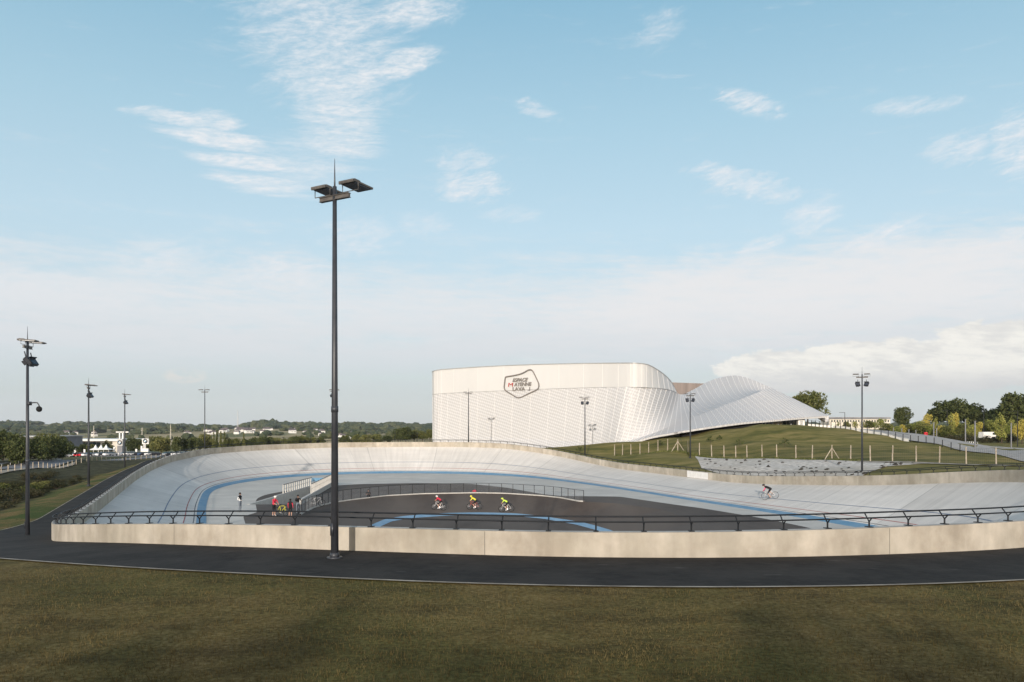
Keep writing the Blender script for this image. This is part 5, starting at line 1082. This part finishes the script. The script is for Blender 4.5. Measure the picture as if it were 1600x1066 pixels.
# clouds, placed by compass direction and elevation
hor = nz(9, 60, 8, .62, 1.0, dist=.4); hor2 = nz(5, 44, 9, .66, 5.0, dist=.3); wis = nz(16, 34, 9, .68, 2.0, rot=-.5, dist=.8); wis2 = nz(26, 60, 8, .66, 9.0, dist=.5); puff = nz(26, 52, 10, .60, 7.0, dist=.1)
def mul(*a):
    r = a[0]
    for b in a[1:]: r = mth('MULTIPLY', r, b)
    return r
def mx_(*a):
    r = a[0]
    for b in a[1:]: r = mth('MAXIMUM', r, b)
    return r
fin = nz(9, 90, 9, .70, 3.0, dist=.25); fin2 = nz(16, 60, 9, .72, 8.0, rot=-.28, dist=.35)
big = mx_(mul(er(blob(500,40,260,150), fin2, .20, .70), .85), mul(er(blob(520,110,180,130), fin2, .16, .66), .9), mul(er(blob(525,195,120,110), fin, .16, .62), .9), mul(er(blob(470,255,190,80), fin, .22, .70), .75),
  er(blob(270,183,120,20), fin2, .22, .58), mul(er(blob(340,188,80,30), fin2, .28, .64), .9), er(blob(350,220,170,28,-.08), fin, .18, .56), mul(er(blob(380,253,140,24,-.05), fin, .18, .56), .95), mul(er(blob(405,286,150,26,-.04), fin, .20, .58), .9),
  er(blob(635,98,120,40,.28), fin2, .22, .60), mul(er(blob(640,12,160,60,.22), fin2, .20, .64), .95))
fin3 = nz(30, 95, 9, .72, 4.0, rot=-.2, dist=.5); tex = rng(nz(60, 230, 8, .7, 2.0, rot=-.1, dist=.3), .30, .66, .35, 1.0)
small = mx_(*[mul(er(blob(x, y, rx, ry, r), fin3, .26, .66), min(1, kk*1.2)) for x, y, rx, ry, r, kk in [(735,290,120,55,0,.8),(800,335,100,26,0,.4),(840,172,80,26,-.3,.6),(1172,162,110,36,-.35,.8),(1160,285,170,42,-.3,.8),(1270,335,90,50,.4,.7),(1495,232,90,46,0,.6),(1592,225,70,90,0,.8),(1430,165,130,24,-.1,.5),(1375,372,140,36,.22,.9),(1190,382,90,22,.2,.8),(1540,395,170,44,.25,.95),(1100,430,190,44,.2,.7),(560,370,130,70,0,.5),(250,405,150,55,.2,.55),(660,350,90,40,0,.4),(1350,420,240,44,.15,.7),(440,430,170,60,0,.8),(90,455,180,60,-.05,.8),(1030,45,90,50,.4,.35),(730,250,120,40,0,.5)]])
rip = nz(26, 150, 8, .68, 3.0, rot=.04, dist=.4); hn = mth('MULTIPLY_ADD', hor2, .6, mth('MULTIPLY', rip, .4))
veil = mul(rng(el_, .05, .10), er(rng(el_, .27, .13), hn, .20, .58, .35), .95)
veilR = mul(er(blob(1250,465,700,120,.06), mth('MULTIPLY_ADD', hor, .6, mth('MULTIPLY', rip, .4)), .16, .56, .4), .95)
lay = mul(rng(el_, .02, .05), rng(el_, .15, .09), rng(hor2, .30, .50), .35)
shp = mx_(blob(1400,575,330,62), blob(1225,580,150,52), blob(1590,552,190,70), blob(1330,572,150,54))
cumR = mul(rng(mth('MULTIPLY_ADD', puff, 1.0, mul(shp, .85)), .78, .90), rng(el_, .034, .043))
cumL = rng(mth('MULTIPLY_ADD', puff, .8, mth('MULTIPLY', blob(290,588,55,20), .6)), .66, .85); cumL = mul(cumL, blob(290,588,60,20), rng(nz(40,90,8,.6,6.), .35, .6))
c = MX(mul(big, tex), skyc, col(229,231,234)); c = MX(mul(small, tex), c, col(230,231,234)); c = MX(veil, c, col(222,225,228)); c = MX(veilR, c, col(228,228,229)); c = MX(lay, c, col(205,210,214))
c = MX(mul(cumL, .7), c, col(228,222,214)); shade_ = rng(nz(8, 40, 6, .6, 3.0), .42, .62)
c = MX(mul(cumR, .95), c, MX(mul(rng(nz(22, 80, 8, .66, 3.5, rot=.1), .40, .62), .6), MX(rng(el_, .040, .072), col(214,213,211), col(243,240,232)), col(206,206,206)))
fwdm = rng(spw.outputs[1], -.35, .1)
gen = MX(rng(nz(3, 6, 6, .6, 4.0), .36, .60), sky.outputs[0], (5.6,5.1,4.7))
L.new(MX(fwdm, gen, c), bg.inputs[0])
bg.inputs[1].default_value = .12
sun = bpy.data.objects.new('sun', bpy.data.lights.new('sun', 'SUN')); C.objects.link(sun)
sun.data.energy = 2.7; sun.data.angle = math.radians(.5); sun.data.color = (1, .92, .83)
ld = Vector((math.sin(AZ)*math.cos(EL), math.cos(AZ)*math.cos(EL), -math.sin(EL))); sun.rotation_euler = ld.to_track_quat('-Z', 'Y').to_euler()
S.render.engine = 'CYCLES'; S.view_settings.view_transform = 'Standard'; S.view_settings.look = 'None'; S.view_settings.exposure = 0.66; S.view_settings.gamma = 1
